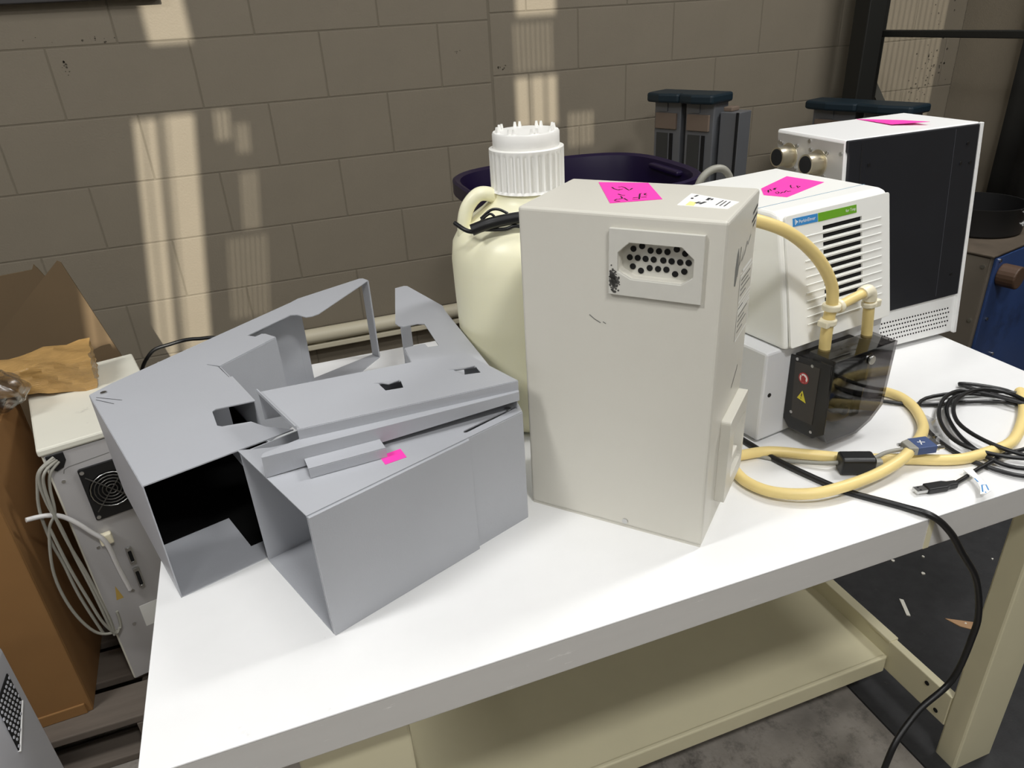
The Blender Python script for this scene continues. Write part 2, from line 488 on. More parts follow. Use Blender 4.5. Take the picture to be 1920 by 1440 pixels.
tag(m, 'tan wood shaving on the black mat behind the hanging cable', 'shaving')

# ------------------------------------------------------------------ work table
tb = root('work_table', 'white laminate work table with grey edge and cream steel frame', 'table', (0.535, 1.0245, 0))
def tbx(x): return x-0.535
def tby(y): return y-1.0245
tt = MB().box(tbx(-0.2265), tbx(1.2965), tby(0.568), tby(1.482), 0.704, 0.757).build('edge_band', M_EDGE, tb, bevel=0.0015)
MB().box(tbx(-0.2275), tbx(1.2975), tby(0.567), tby(1.483), 0.757, 0.76).build('tabletop', M_TOP, tb, bevel=0.001)
MB().box(tbx(0.789), tbx(0.799), tby(0.5672), tby(0.5685), 0.705, 0.757).build('edge_joint', M_CREAM, tt)
for sx in (0, 1):
    for sy_ in (0, 1):
        x = (-0.085 if sx == 0 else 1.09); y = 0.60 if sy_ == 0 else 1.395
        m = MB().box(tbx(x), tbx(x+(0.13 if sx == 0 else 0.1)), tby(y), tby(y+0.045), 0.0, 0.704)
        m.build('leg', M_CREAM, tb, bevel=0.004)
for x in (0.028, 1.09):
    st = MB().box(tbx(x), tbx(x+0.018), tby(0.645), tby(1.395), 0.085, 0.165).build('stretcher', M_CREAM, tb, bevel=0.002)
    if x > 0.5:
        for yy, zz in ((0.70, 0.148), (0.668, 0.104)):
            MB().cyl((tbx(1.0895), tby(yy), zz), (-1, 0, 0), 0.005, 0.001, 14).build('bolt_hole', M_DARKHOLE, st)
        MB().cyl((tbx(1.10), tby(0.825), 0.165), (0, 0, 1), 0.008, 0.002, 16).build('bolt', M_BLACK, st)
        MB().box(tbx(1.088), tbx(1.112), tby(0.80), tby(1.395), 0.160, 0.168).build('rim', M_CREAM, st, bevel=0.002)
sh = MB().box(tbx(0.046), tbx(1.09), tby(0.80), tby(1.395), 0.115, 0.122).build('shelf', M_CREAM, tb)
MB().box(tbx(0.046), tbx(1.086), tby(0.796), tby(0.806), 0.082, 0.126).build('front_lip', M_CREAM, sh, bevel=0.003)
MB().box(tbx(0.046), tbx(1.09), tby(1.385), tby(1.395), 0.115, 0.165).build('back_lip', M_CREAM, sh, bevel=0.002)
MB().box(tbx(0.046), tbx(1.09), tby(1.40), tby(1.43), 0.60, 0.704).build('back_rail', M_CREAM, tb, bevel=0.002)

# ------------------------------------------------------------------ sheet metal shrouds
H = 0.177
TOP = [(0, 0), (0.318, 0), (0.336, .034), (.406, .214), (.472, .385), (.482, .404), (.500, .548), (.496, .554), (.476, .556), (.374, .398),
       (.372, .384), (.376, .374), (.400, .367), (.408, .357), (.370, .262), (.354, .27), (.358, .283), (.354, .288), (.326, .296), (.277, .183),
       (.2985, .170), (.2975, .1685), (.2755, .180), (.224, .180), (.224, .185), (.118, .182), (.134, .130), (.130, .124), (.084, .116), (.077, .120), (.062, .155), (.034, .165), (.0, .19)]
BOT = [(0, 0), (0.318, 0), (.406, .214), (.482, .404), (.500, .55), (.476, .556), (.385, .40), (.30, .19), (0, .183)]
def shroud(name, label, loc, rz, mirror, panel):
    r = root(name, label, 'metal cover', loc, rz)
    f = (lambda p: (p[1], p[0])) if mirror else (lambda p: p)
    def poly(P): return [f(p) for p in P]
    holes = [poly([(.232, .011), (.322, .013), (.326, .0155), (.322, .018), (.232, .017), (.229, .014)])] if panel else []
    pts = poly(TOP)
    t = MB().prism(pts, H-0.0016, H, None, holes).build('top_plate', M_SHEET, r)
    MB().prism(poly(BOT), 0.0, 0.0016).build('bottom_plate', M_SHEET, r)
    MB().wall(f((0, 0)), f((.318, 0)), 0.0, H-.0016).build('side_wall', M_SHEET, r)
    m = MB()
    B = [(.318, 0), (.336, .034), (.406, .214), (.472, .385), (.482, .404)]
    for a, b in zip(B, B[1:]): m.wall(f(a), f(b), 0.0016, H-.0016)
    m.build('back_wall', M_SHEET, r)
    MB().wall(f((0.0, .183)), f((.118, .181)), 0.0016, H-.06 if mirror else H-.0016).build('inner_wall', M_SHEET, r)
    MB().wall(f((.118, .181)), f((.277, .183)), 0.0016, H-.0016).build('inner_wall', M_SHEET, r)
    MB().wall(f((.277, .183)), f((.326, .296)), 0.0016, H-.0016).build('inner_wall', M_SHEET, r)
    MB().wall(f((.498, .551)), f((.476, .556)), 0.0016, H-.0016, 0.004).build('end_strip', M_SHEET, r, bevel=0.0015)
    if mirror:
        m = MB()
        for a, b in (((.310, .003), (.328, .036)), ((.328, .036), (.372, .150))): m.wall(f(a), f(b), .004, H-.004, .004)
        m.wall(f((.06, .176)), f((.26, .178)), .0018, H-.062, .004)
        m.prism(poly([(.127, .004), (.305, .004), (.32, .036), (.368, .16), (.368, .172), (.036, .172), (.038, .107), (.126, .105)]), .0016, .0026)
        m.build('shadow_lining', M_SHADE, r)  # black sheets paint the deep shadow inside the cover
    if panel:
        pm = MB().wall(f((0, -.0034)), f((.224, -.0034)), 0.0, H-.0004, 0.0044)
        pm.build('side_panel', M_SHEET, r, bevel=0.0008)
    for u_, v_ in ((.308, .018),):
        q = f((u_, v_)); MB().cyl((q[0], q[1], H), (0, 0, 1), 0.0045, 0.0018, 14).build('rivet', M_STEEL, r)
    if mirror:
        q = f((.318, 0.0015)); m = MB()
        m.strip([f((.300, .006)), f((.262, .034))], .0012, z=H+.0002); m.strip([f((.292, .004)), f((.258, .022))], .0012, z=H+.0002)
        m.build('scratch', M_PRINTD, r)
    return r
shroud('metal_cover', 'tall open grey sheet metal cover with screw, beside the white instrument', (-.1962, .8240, TZ), R(18.2), True, False)
shroud('metal_cover', 'front grey sheet metal cover lying below the slotted plate', (-.0187, .6828, TZ), R(21.2), False, True)
# pink note under the plate
m = MB().prism([(.078, .768), (.106, .774), (.109, .752), (.0815, .7465)], 0, 0.0004).build('sticky_note', M_PINK, loc=(0, 0, TZ+H+.0001))
tag(m, 'pink note peeking out under the slotted grey plate', 'sticky note')

# slotted plate on top
pz = TZ+H
sp_ = root('slotted_plate', 'grey hat section plate with two punched slots lying across both covers', 'metal plate', (-.056, .779, pz))
def L2(p): return (p[0]+.056, p[1]-.779)
zT = 0.0434; zL = 0.0295
h1 = [(.104, .879), (.1335, .874), (.1325, .853), (.109, .855)]; h2 = [(.2075, .874), (.239, .870), (.2395, .850), (.2155, .854)]
tp = MB().prism([L2(p) for p in [(-.010, .801), (.277, .8055), (.237, .925), (-.050, .927)]], zT-.0016, zT, None, [[L2(p) for p in h] for h in (h1, h2)])
tp = tp.build('top_sheet', M_SHEET, sp_)
for h in (h1, h2):
    a, b = L2(h[0]), L2(h[1]); m = MB(); rch = .010 if h is h1 else .005
    mx = ((a[0]+b[0])/2, (a[1]+b[1])/2)
    vs = [(a[0]-.006, a[1]+.004, zT+.0003), (b[0]-.004, b[1]+.004, zT+.0003), (b[0]-.002, b[1]-.002, zT+.003), (mx[0]-.003, mx[1]-rch, zT+.003), (a[0]+.004, a[1]-.002, zT+.0015)]
    vs += [(x, y, z-.0014) for x, y, z in vs]
    m.add(vs, [(4, 3, 2, 1, 0), (5, 6, 7, 8, 9), (0, 1, 6, 5), (1, 2, 7, 6), (2, 3, 8, 7), (3, 4, 9, 8), (4, 0, 5, 9)])
    m.build('punched_tab', M_SHEET, tp)
MB().wall(L2((-.010, .801)), L2((.277, .8055)), zL, zT-.0008).build('step', M_SHEET, sp_)
MB().prism([L2(p) for p in [(-.056, .779), (.276, .8005), (.277, .8065), (-.010, .802), (-.0535, .7865)]], zL-.0016, zL).build('ledge', M_SHEET, sp_)
MB().wall(L2((-.056, .7785)), L2((.276, .8005)), 0.0004, zL, .0016, 0.016).build('flange', M_SHEET, sp_, bevel=.0006)
MB().wall(L2((-.011, .803)), L2((-.051, .929)), zT-.001, zT+.004, .0016).build('end_lip', M_SHEET, sp_)
m = MB().wall(L2((-.050, .9265)), L2((.2, .9245)), .0012, zT-.001)
m.build('back_flange', M_SHEET, sp_)
MB().wall(L2((.2745, .8065)), L2((.236, .9235)), .0012, zT-.0017).build('end_light_stop', M_SHEET, sp_)  # closure added to keep light out below the punched slots
m = MB().prism([L2(p) for p in [(-.009, .7805), (.084, .7868), (.087, .7625), (-.0065, .755)]], .0116, .0132)
tabp = m.build('tab', M_SHEET, sp_)
MB().wall(L2((-.0065, .755)), L2((.087, .7625)), .0008, .0132).build('tab_flange', M_SHEET, tabp)

# ------------------------------------------------------------------ tall warm grey enclosure
bxw, bxd, bxh = .2542, .1661, .4442
bx = root('control_box', 'tall warm grey metal box with multi pin socket, in front of the carboy', 'control box', (.2965, .8278, TZ), -0.8392)
OCT = [(.1315, .3775), (.148, .3692), (.2075, .3692), (.2210, .3795), (.2210, .400), (.2065, .413), (.1455, .413), (.1315, .400)]
m = MB()
loops = [[(0, 0.004), (bxw, 0.004), (bxw, bxh), (0, bxh)], list(reversed(OCT))]
flat = [p for l in loops for p in l]
tris = tessellate_polygon([[Vector((p[0], p[1], 0)) for p in l] for l in loops])
vs = [(p[0], 0, p[1]) for p in flat]
nb = len(vs)
vs += [(0, bxd, .004), (bxw, bxd, .004), (bxw, bxd, bxh), (0, bxd, bxh)]
vs += [(p[0], .014, p[1]) for p in reversed(OCT)]
fs = []
for t in tris:
    a = sum(flat[t[i]][0]*flat[t[(i+1) % 3]][1]-flat[t[(i+1) % 3]][0]*flat[t[i]][1] for i in range(3))
    fs.append(tuple(t) if a > 0 else tuple(reversed(t)))
fs += [(nb+1, nb, nb+3, nb+2), (1, nb+1, nb+2, 2), (nb, 0, 3, nb+3), (3, 2, nb+2, nb+3), (0, nb, nb+1, 1)]
for i in range(8):
    j = (i+1) % 8
    fs.append((4+j, 4+i, nb+4+i, nb+4+j))
m.add(vs, fs)
m.build('housing', M_BOX, bx, bevel=.004, seg=3)
MB().box(.002, bxw-.002, .002, bxd-.002, 0, .0045).build('base_plate', M_BOX, bx)
m = MB().prism([(.1205, .348), (.2318, .348), (.2318, .4285), (.1205, .4285)], 0.0, .005, FRONT, [list(reversed(OCT))])
fp = m.build('socket_plate', M_ALU, bx, bevel=.0008)
MB().prism([(p[0], p[1]) for p in OCT], -.0145, -.0130, FRONT).build('socket_block', M_ALU, bx)
HOLS = [(0.1503, 0.4051), (0.1607, 0.4092), (0.1711, 0.4048), (0.1811, 0.405), (0.1911, 0.4051), (0.2018, 0.4092), (0.2118, 0.4051), (0.1461, 0.3944), (0.1558, 0.3946), (0.1653, 0.3944), (0.1751, 0.3945), (0.1866, 0.3946), (0.1964, 0.3946), (0.2064, 0.3944), (0.2162, 0.3947), (0.1501, 0.3837), (0.1602, 0.3795), (0.1707, 0.3838), (0.1808, 0.3837), (0.1908, 0.384), (0.2013, 0.3797), (0.2118, 0.3839)]
sk = MB().cyl((0, 0, 0), (0, -1, 0), .0037, .0006, 14).mesh('pin_hole', M_DARKHOLE)
for x, z in HOLS:
    # the block lies a little deeper than the face, so the pattern is carried inwards
    o = link(bpy.data.objects.new('pin_hole', sk), bx); o.location = (x-.0056, .0128, z-.0042)
m = MB()
for k in range(150):
    x, z = random.gauss(.1265, .0036), random.gauss(.3655, .0065)
    r = random.uniform(.0006, .002)
    if .1208 < x-r and x+r < .140 and not (x > .131 and z > .372):
        m.prism(circ(x, z, r, 6), .005, .0053, FRONT)
sm = m.build('smudge', M_SMUDGE, bx); sm['kind'] = 'stuff'
m = MB(); m.strip([(.094, .316), (.101, .311), (.109, .307)], .0012, FRONT, .0003); m.strip([(.112, .309), (.116, .307)], .001, FRONT, .0003)
m.build('scuff', M_PRINT, bx)
MB().cyl((.1465, 0, .0125), (0, -1, 0), .0042, .0016, 14).build('screw', M_STEEL, bx)
# side latch
m = MB().prism(rrect(.056, .160, .040, .168, .004, 3), 0, .013, Matrix.Translation((bxw, 0, 0)) @ SIDE, [list(reversed(rrect(.085, .150, .062, .140, .008, 3)))])
la = m.build('latch_frame', M_BOX, bx, bevel=.0015)
MB().prism(rrect(.084, .151, .061, .141, .008, 3), 0, .001, Matrix.Translation((bxw, 0, 0)) @ SIDE).build('latch_recess', M_GREYBASE, la)
MB().box(bxw+.001, bxw+.009, .092, .143, .068, .084).build('latch_lever', M_BOX, la, bevel=.002)
# side label and mark
S = Matrix.Translation((bxw, 0, 0)) @ SIDE
lb = MB().prism([(.092, .266), (.160, .266), (.160, .356), (.092, .356)], 0, .0003, S).build('rating_label', M_BOX, bx)
m = MB()
def frame2(m, y0, y1, z0, z1, t, M, z):
    m.strip([(y0, z0), (y1, z0)], t, M, z); m.strip([(y1, z0), (y1, z1)], t, M, z)
    m.strip([(y1, z1), (y0, z1)], t, M, z); m.strip([(y0, z1), (y0, z0)], t, M, z)
frame2(m, .092, .160, .266, .303, .0022, S, .0006); frame2(m, .092, .160, .318, .352, .0022, S, .0006)
for z in (.307, .312): m.strip([(.092, z), (.160, z)], .0018, S, .0006)
m.strip([(.100, .358), (.150, .358)], .004, S, .0006)
m.build('label_lines', M_PAPER, lb)
m = MB()
for z, a, b in ((.346, .098, .15), (.340, .098, .14), (.333, .098, .152), (.326, .098, .13), (.298, .098, .15), (.291, .098, .135), (.284, .098, .148), (.276, .098, .13), (.3095, .096, .12)):
    m.strip([(a, z), (b, z)], .0022, S, .0005)
m.build('label_print', M_PRINT, lb)
m = MB()
m.prism([(.058, .352), (.064, .350), (.070, .362), (.071, .385), (.066, .396), (.061, .390), (.057, .372)], 0, .0004, S)
m.strip([(.070, .360), (.078, .380), (.080, .394), (.076, .372), (.088, .376), (.096, .386), (.092, .374), (.104, .380), (.112, .392), (.118, .386), (.132, .395)], .0022, S, .0004)
m.build('maker_mark', M_PRINT, bx)
m = MB()
for z, a, b in ((.424, .134, .158), (.414, .132, .160)): m.strip([(a, z-.004), (b, z+.002)], .0035, S, .0004)
m.strip([(.140, .403), (.152, .408)], .003, S, .0004)
m.build('side_print', M_PRINTD, bx)
m = MB(); m.strip([(.10, .196), (.125, .213), (.128, .218)], .002, S, .0003); m.build('scuff', M_PRINTD, bx)
# white asset label on top
tl = MB().prism([(.1815, .1165), (.2455, .0880), (.2405, .0525), (.1815, .0555)], bxh, bxh+.0003).build('asset_label', M_PAPER, bx)
m = MB()
for a, b, wd in (((.192, .108), (.190, .1), .003), ((.189, .094), (.190, .088), .003), ((.209, .098), (.2085, .086), .004), ((.213, .095), (.213, .088), .003),
                 ((.227, .09), (.224, .066), .0015), ((.231, .088), (.229, .063), .0015), ((.236, .086), (.234, .062), .0015), ((.209, .078), (.205, .066), .004), ((.203, .076), (.200, .068), .004)):
    m.strip([a, b], wd, None, bxh+.0005)
m.build('label_print', M_PRINTD, tl)
MB().prism([(.191, .076), (.200, .073), (.201, .0562), (.191, .0566)], bxh+.0003, bxh+.0005).build('label_corner', M_YEL, tl)
# pink note on the box
def toworld(rt_, p):
    return (rt_.location + Matrix.Rotation(rt_.rotation_euler.z, 3, 'Z') @ Vector(p))
def note(label, rt_, poly, z, strokes, wd=.0021, lift=0.0):
    n = root('sticky_note', label, 'sticky note', toworld(rt_, (0, 0, z)), rt_.rotation_euler.z, 'pink notes')
    MB().prism(poly, .0002, .0006).build('paper', M_PINK, n)
    m = MB()
    for s in strokes: m.strip(s, wd, None, .0008)
    if strokes: m.build('handwriting', M_INK, n)
    return n
TBS = [[(0.075, 0.1227), (0.0808, 0.1148), (0.0866, 0.1105), (0.0908, 0.1093)], [(0.0832, 0.1246), (0.0861, 0.1288), (0.092, 0.1244), (0.098, 0.1167), (0.1027, 0.111), (0.103, 0.1167), (0.1029, 0.1235)], [(0.0883, 0.1132), (0.0911, 0.1127), (0.0927, 0.1154)], [(0.0965, 0.0885), (0.1025, 0.0835), (0.1075, 0.0837)], [(0.1042, 0.0776), (0.1096, 0.0685), (0.1078, 0.0639), (0.1045, 0.062), (0.1042, 0.0557)], [(0.1115, 0.0689), (0.1186, 0.0605), (0.1198, 0.0598)], [(0.1054, 0.053), (0.1125, 0.0528)], [(0.1227, 0.0676), (0.1306, 0.0697), (0.1257, 0.0851), (0.1221, 0.097), (0.124, 0.0986)], [(0.121, 0.0745), (0.1272, 0.0781)], [(0.1263, 0.0981), (0.1288, 0.1009), (0.1292, 0.0923), (0.1331, 0.0912)], [(0.1299, 0.0788), (0.1356, 0.0823)]]
note('pink handwritten note on top of the tall warm grey box', bx, [(.0466, .1474), (.1034, .0426), (.1566, .0784), (.1121, .159)], bxh, TBS)

# ------------------------------------------------------------------ carboy
jg = root('carboy', 'large milky plastic carboy with white ribbed cap, behind the tall box', 'carboy', (.4205, 1.118, TZ), R(-18.4))
MB().lathe([(0.0, .0), (.112, .0), (.124, .006), (.128, .02), (.131, .10), (.134, .24), (.1345, .29), (.1305, .318), (.119, .338), (.100, .354), (.080, .368), (.065, .381), (.058, .392), (.057, .405), (.0, .405)], 64).build('bottle', M_JUG, jg, smooth=50)
def rib(a, i): return 1.0+(0.035 if (int(a/(2*math.pi)*64) % 2 == 0 and i in (2, 3)) else 0.0)
MB().lathe([(.058, .397), (.0615, .398), (.0575, .402), (.0575, .455), (.060, .459), (.060, .463), (.054, .464), (.0, .464)], 128, None, lambda a, i: 1.0+(0.045 if (int(round(a/(2*math.pi)*128)) % 4 in (0, 1) and i in (2, 3)) else 0.0)).build('cap_ring', M_CAP, jg, smooth=30)
cpn = MB().lathe([(.0525, .463), (.0535, .466), (.0535, .485), (.052, .4875), (.0, .4885)], 64).build('cap_top', M_CAP, jg, smooth=40)
for k in range(8):
    for d_ in (-.09, .09):
        a = 2*math.pi*k/8+d_+.25
        MB().cyl((.046*math.cos(a), .046*math.sin(a), .487), (0, 0, 1), .0032, .0085, 10, .0018).build('nub', M_CAP, cpn)
MB().tube([(-.050, -.010, .384), (-.064, -.020, .396), (-.082, -.026, .397), (-.099, -.028, .380), (-.107, -.028, .356), (-.108, -.026, .330)], .0115, 14, 6).build('handle', M_JUG, jg, smooth=80)
cd = root('cord_bundle', 'black cord bundled through the carboy handle', 'cord', (.30, 1.09, 1.13))
o_ = Vector((.30, 1.09, 1.13))
for pts, r in (([(.283, 1.083, 1.127), (.294, 1.062, 1.119), (.307, 1.055, 1.117), (.328, 1.052, 1.124), (.353, 1.042, 1.131), (.382, 1.025, 1.136)], .0035),
               ([(.300, 1.05, 1.121), (.319, 1.045, 1.127), (.339, 1.040, 1.131), (.362, 1.030, 1.135), (.384, 1.018, 1.138)], .009),
               ([(.319, 1.06, 1.134), (.333, 1.054, 1.146), (.345, 1.050, 1.147), (.358, 1.044, 1.140)], .0022),
               ([(.316, 1.056, 1.13), (.330, 1.05, 1.142), (.338, 1.046, 1.135), (.336, 1.043, 1.124)], .002),
               ([(.319, 1.047, 1.12), (.348, 1.035, 1.119), (.364, 1.026, 1.124), (.384, 1.016, 1.119)], .003)):
    MB().tube([Vector(p)-o_ for p in pts], r, 10, 6).build('cord_strand', M_BLKCORD, cd, smooth=80)

# ------------------------------------------------------------------ pump (white louvred cover)
pm = root('peristaltic_pump', 'white peristaltic pump with louvred front and smoked pump head', 'pump', (.7213, .8139, TZ), 0.1596)
MB().prism([(-.028, .013), (.244, .013), (.244, .27), (-.028, .27)], .006, .164).build('base', M_GREYBASE, pm, bevel=.004)
for x in (-.01, .225):
    for y in (.03, .25): MB().cyl((x, y, 0), (0, 0, 1), .009, .007, 14).build('foot', M_BLACK, pm)
PROF = [(0.004, .165), (.0105, .205), (.0195, .25), (.030, .30), (.0435, .358), (.050, .368), (.062, .371), (.28, .371), (.28, .165)]
MB().prism(PROF, 0.0, .2445, ALONGX).build('cover', M_WHITE, pm, bevel=.006, seg=3)
# front panel, raked: local x along width, y up the slope
th = math.atan2(.0435, .206)
FP = Matrix.Translation((0, 0.0, .165)) @ Matrix.Rotation(-th, 4, 'X') @ FRONT
def rk(z): return z
SL = []
for k in range(12):
    z = .1757-.01235*k
    if z < .04: break
    SL.append([(.084, z-.0033), (.1725, z-.0033), (.1725, z+.0033), (.084, z+.0033)])
fpan = MB().prism(rrect(.006, .2385, .004, .206, .004, 3), -.001, .003, FP, [list(reversed(s)) for s in SL]).build('louvre_panel', M_WHITE, pm, bevel=.0012)
MB().prism([(.08, .03), (.176, .03), (.176, .185), (.08, .185)], -.0008, -.0002, FP).build('slot_shade', M_DARKHOLE, pm)  # dark sheet stands in for the shade inside the slots
for k in range(12):
    z = .1757-.01235*k-.0062
    m = MB().box(0, .178, 0, .0022, 0, .0014)
    m2 = MB()
    m2.prism([(.044, z-.0007), (.218, z-.0007), (.218, z+.0007), (.044, z+.0007)], .003, .0039, FP)
    m2.build('slat', M_WHITE, fpan)
lb = MB().prism([(.0205, .1885), (.0730, .1875), (.0730, .1998), (.0205, .2006)], .003, .0035, FP).build('brand_label', M_BLUE, pm)
MB().prism([(.0742, .1870), (.1595, .1868), (.1595, .1990), (.0742, .1998)], .003, .0035, FP).build('model_label', M_GREEN, pm)
text('brand_text', 'PerkinElmer', .0072, M_PAPER, lb, FP @ Matrix.Translation((.0325, .1917, .0037)))
m = MB().prism([(.025, .1905), (.0262, .1905), (.0262, .1990), (.025, .1990)], .0035, .0037, FP); m.prism([(.0275, .1918), (.0308, .1947), (.0275, .1975)], .0035, .0037, FP)
m.build('brand_mark', M_PAPER, lb)
text('model_text', 'for Tsep', .0066, M_PAPER, lb, FP @ Matrix.Translation((.1575, .191, .0037)), 'RIGHT')
MB().box(.002, .2425, .0885, .0895, .371, .3713).build('top_line', M_BLUELINE, pm)
PNS = [[(0.0888, 0.1604), (0.0943, 0.1571), (0.0857, 0.1475)], [(0.0994, 0.1612), (0.0917, 0.1524)], [(0.1059, 0.1642), (0.0984, 0.1533)], [(0.1081, 0.1585), (0.1068, 0.1543), (0.1164, 0.1616), (0.12, 0.1619), (0.1165, 0.1633), (0.1081, 0.1585)], [(0.0954, 0.1421), (0.1016, 0.1433), (0.0975, 0.1366), (0.0894, 0.1321), (0.0935, 0.1403)], [(0.0954, 0.1316), (0.1054, 0.1363), (0.1032, 0.1313), (0.1171, 0.1395), (0.1114, 0.1306), (0.1142, 0.1316), (0.1195, 0.1319)], [(0.1517, 0.1617), (0.1434, 0.1546), (0.1368, 0.1461), (0.1411, 0.1439)], [(0.1546, 0.1514), (0.1442, 0.1392), (0.1553, 0.1452), (0.1544, 0.1498)]]
note('pink handwritten note on the white pump cover', pm, [(.0694, .1422), (.0849, .1082), (.2077, .1409), (.2, .2139), (.0995, .1767)], .371, PNS)
MB().cyl((-.0126, .0128, .088), (0, -1, 0), .0035, .001, 12).build('screw_hole', M_DARKHOLE, pm)
# pump head
hd = MB().prism([(.034, .03), (.06, .018), (.150, .018), (.160, .04), (.162, .150), (.036, .150)], -.013, .018, FRONT).build('pump_head', M_PUMPBLK, pm, bevel=.002)
MB().prism([(-.068, .0405), (-.048, .024), (.0, .022), (.012, .034), (.014, .150), (-.062, .158)], .026, .030, SIDE).build('side_plate', M_PUMPBLK, hd, bevel=.0015)
m = MB().prism([(-.045, .048), (-.004, .045), (.002, .142), (-.044, .147)], 0, .0012, Matrix.Translation((.0262, 0, 0)) @ SIDE @ Matrix.Diagonal((1, 1, -1, 1)))
m.build('side_insert', mat('dark grey insert', (62, 58, 54), 0.5), hd)
def onleft(y, z, d): return (.026-d, y, z)
SLF = Matrix.Translation((.0248, 0, 0)) @ SIDE @ Matrix.Diagonal((1, 1, -1, 1))
sr_ = MB().prism(circ(-.018, .120, .0095, 24), 0, .0004, SLF, [list(reversed(circ(-.018, .120, .0076, 24)))]).build('hazard_ring', M_RED, hd)
MB().prism(circ(-.018, .120, .0076, 24), 0, .0003, SLF).build('hazard_disc', M_PAPER, hd)
m = MB().prism([(-.022, .113), (-.014, .113), (-.013, .121), (-.017, .125), (-.022, .122)], .0003, .0006, SLF)
m.strip([(-.0255, .1135), (-.0105, .1265)], .0016, SLF, .0006); m.build('hazard_hand', M_RED, hd)
MB().prism([(-.028, .080), (-.011, .083), (-.019, .0985)], 0, .0005, SLF).build('warning_triangle', M_WARN, hd)
m = MB(); m.strip([(-.0192, .094), (-.0186, .088)], .0016, SLF, .0007); m.strip([(-.0185, .0862), (-.0184, .0845)], .0016, SLF, .0007); m.build('warning_mark', M_INK, hd)
for y, z in ((-.001, .147), (-.003, .053), (-.03, .146), (-.045, .035)): MB().cyl((.026, y, z), (-1, 0, 0), .0026, .0014, 12).build('screw', M_STEEL, hd)
# rollers and occlusion bed inside
MB().cyl((.098, -.019, .085), (0, -1, 0), .034, .006, 32).build('rotor', M_PUMPGRY, hd, bevel=.001)
for k in range(6):
    a = k*math.pi/3+.3
    MB().cyl((.098+.03*math.cos(a), -.019, .085+.03*math.sin(a)), (0, -1, 0), .0075, .034, 16).build('roller', M_PUMPGRY, hd, smooth=40)
MB().tube([(.054, -.032, .150), (.050, -.034, .10), (.056, -.036, .062), (.078, -.036, .042), (.104, -.036, .036), (.132, -.036, .046), (.146, -.034, .08), (.152, -.032, .150)], .0075, 12, 6).build('inner_tube', M_TUBE, hd, smooth=80)
MB().box(.040, .155, -.056, -.018, .150, .156).build('bridge', M_PUMPGRY, hd, bevel=.002)
for x in (.092, .105): MB().cyl((x, -.03, .156), (0, 0, 1), .0034, .003, 12).build('screw', M_STEEL, hd)
MB().box(.099, .117, -.060, -.054, .045, .150).build('bar', M_PUMPBLK, hd, bevel=.002)
MB().cyl((.108, -.0685, .149), (0, -1, 0), .0075, .004, 18).build('knob', M_STEEL, hd, bevel=.001)
MB().box(.062, .070, -.060, -.05, .112, .126).build('pin', M_STEEL, hd)
OUT = [(.027, .0415), (.040, .020), (.108, .0165), (.140, .030), (.163, .052), (.168, .165), (.027, .167)]
INN = [(.030, .0425), (.042, .023), (.107, .0195), (.138, .0325), (.160, .0535), (.165, .162), (.030, .164)]
m = MB().prism(OUT, .020, .064, FRONT, [list(reversed(INN))]); m.prism(OUT, .0641, .068, FRONT)
m.build('clear_cover', M_SMOKE, hd)
# tubing on the pump
tw = root('pump_tubing', 'cream rubber tubing arched over the louvred pump front with ivory clamps', 'tubing', (.7213, .8139, TZ), 0.1596)
MB().tube([(-.128, .03, .398), (-.1156, .0, .3945), (-.0576, -.02, .3698), (.0032, -.025, .3242), (.0445, -.025, .2754), (.0545, -.025, .2396), (.0520, -.025, .21), (.0538, -.025, .1604)], .0088, 14, 8).build('long_tube', M_TUBE, tw, smooth=80)
MB().tube([(.060, -.025, .230), (.0935, -.025, .2365), (.124, -.025, .241)], .0075, 14, 4).build('cross_tube', M_TUBE, tw, smooth=80)
MB().tube([(.1405, -.025, .232), (.1455, -.025, .205), (.152, -.025, .1604)], .0085, 14, 5).build('short_tube', M_TUBE, tw, smooth=80)
MB().tube([(.122, -.025, .2405), (.134, -.025, .2425), (.1405, -.025, .236), (.142, -.025, .226)], .0105, 14, 4).build('elbow', M_CLAMP, tw, smooth=80)
for c, ax, r, h in (((.0545, -.025, .240), (0, 0, -1), .0135, .010), ((.0522, -.025, .217), (0, 0, -1), .0125, .010), ((.068, -.025, .2315), (1, 0, .17), .0108, .008), ((.1425, -.025, .224), (.15, 0, -1), .0115, .009)):
    MB().cyl(c, ax, r, h, 20).build('clamp', M_CLAMP, tw, smooth=40, bevel=.002)
MB().box(.148, .160, -.035, -.018, .214, .226).build('clamp_lug', M_CLAMP, tw, bevel=.002)
MB().box(.036, .045, -.036, -.018, .206, .216).build('clamp_lug', M_CLAMP, tw, bevel=.002)

# ------------------------------------------------------------------ spectrometer (white box with black panel)
sx_ = root('spectrometer', 'tall white instrument with black side panel, behind the louvred pump', 'instrument', (.9958, .9974, TZ), .0235)
W_, D_, Hs = .3216, .1786, .4139
SK = Matrix(((1, 0, -.0208, 0), (0, 1, .0966, 0), (0, 0, 1, .01), (0, 0, 0, 1)))
MB().box(0, W_, 0, D_, 0, Hs, SK).build('housing', M_WHITEM, sx_, bevel=.004)
for x in (.03, W_-.03):
    for y in (.03, D_-.02): MB().cyl((x, y, 0), (0, 0, 1), .01, .012, 14).build('foot', M_BLACK, sx_)
bp_ = MB().prism([(0.0, .395), (.004, .390), (.004, .078), (.3125, .084), (.3125, .412), (0, .4135)], -.001, .006, SK @ FRONT).build('black_panel', M_PANEL, sx_, bevel=.002)
MB().prism([(.3135, .0), (.3216, .0), (.3216, Hs), (.3135, Hs)], -.001, .0065, SK @ FRONT).build('edge_strip', M_WHITEM, sx_, bevel=.001)
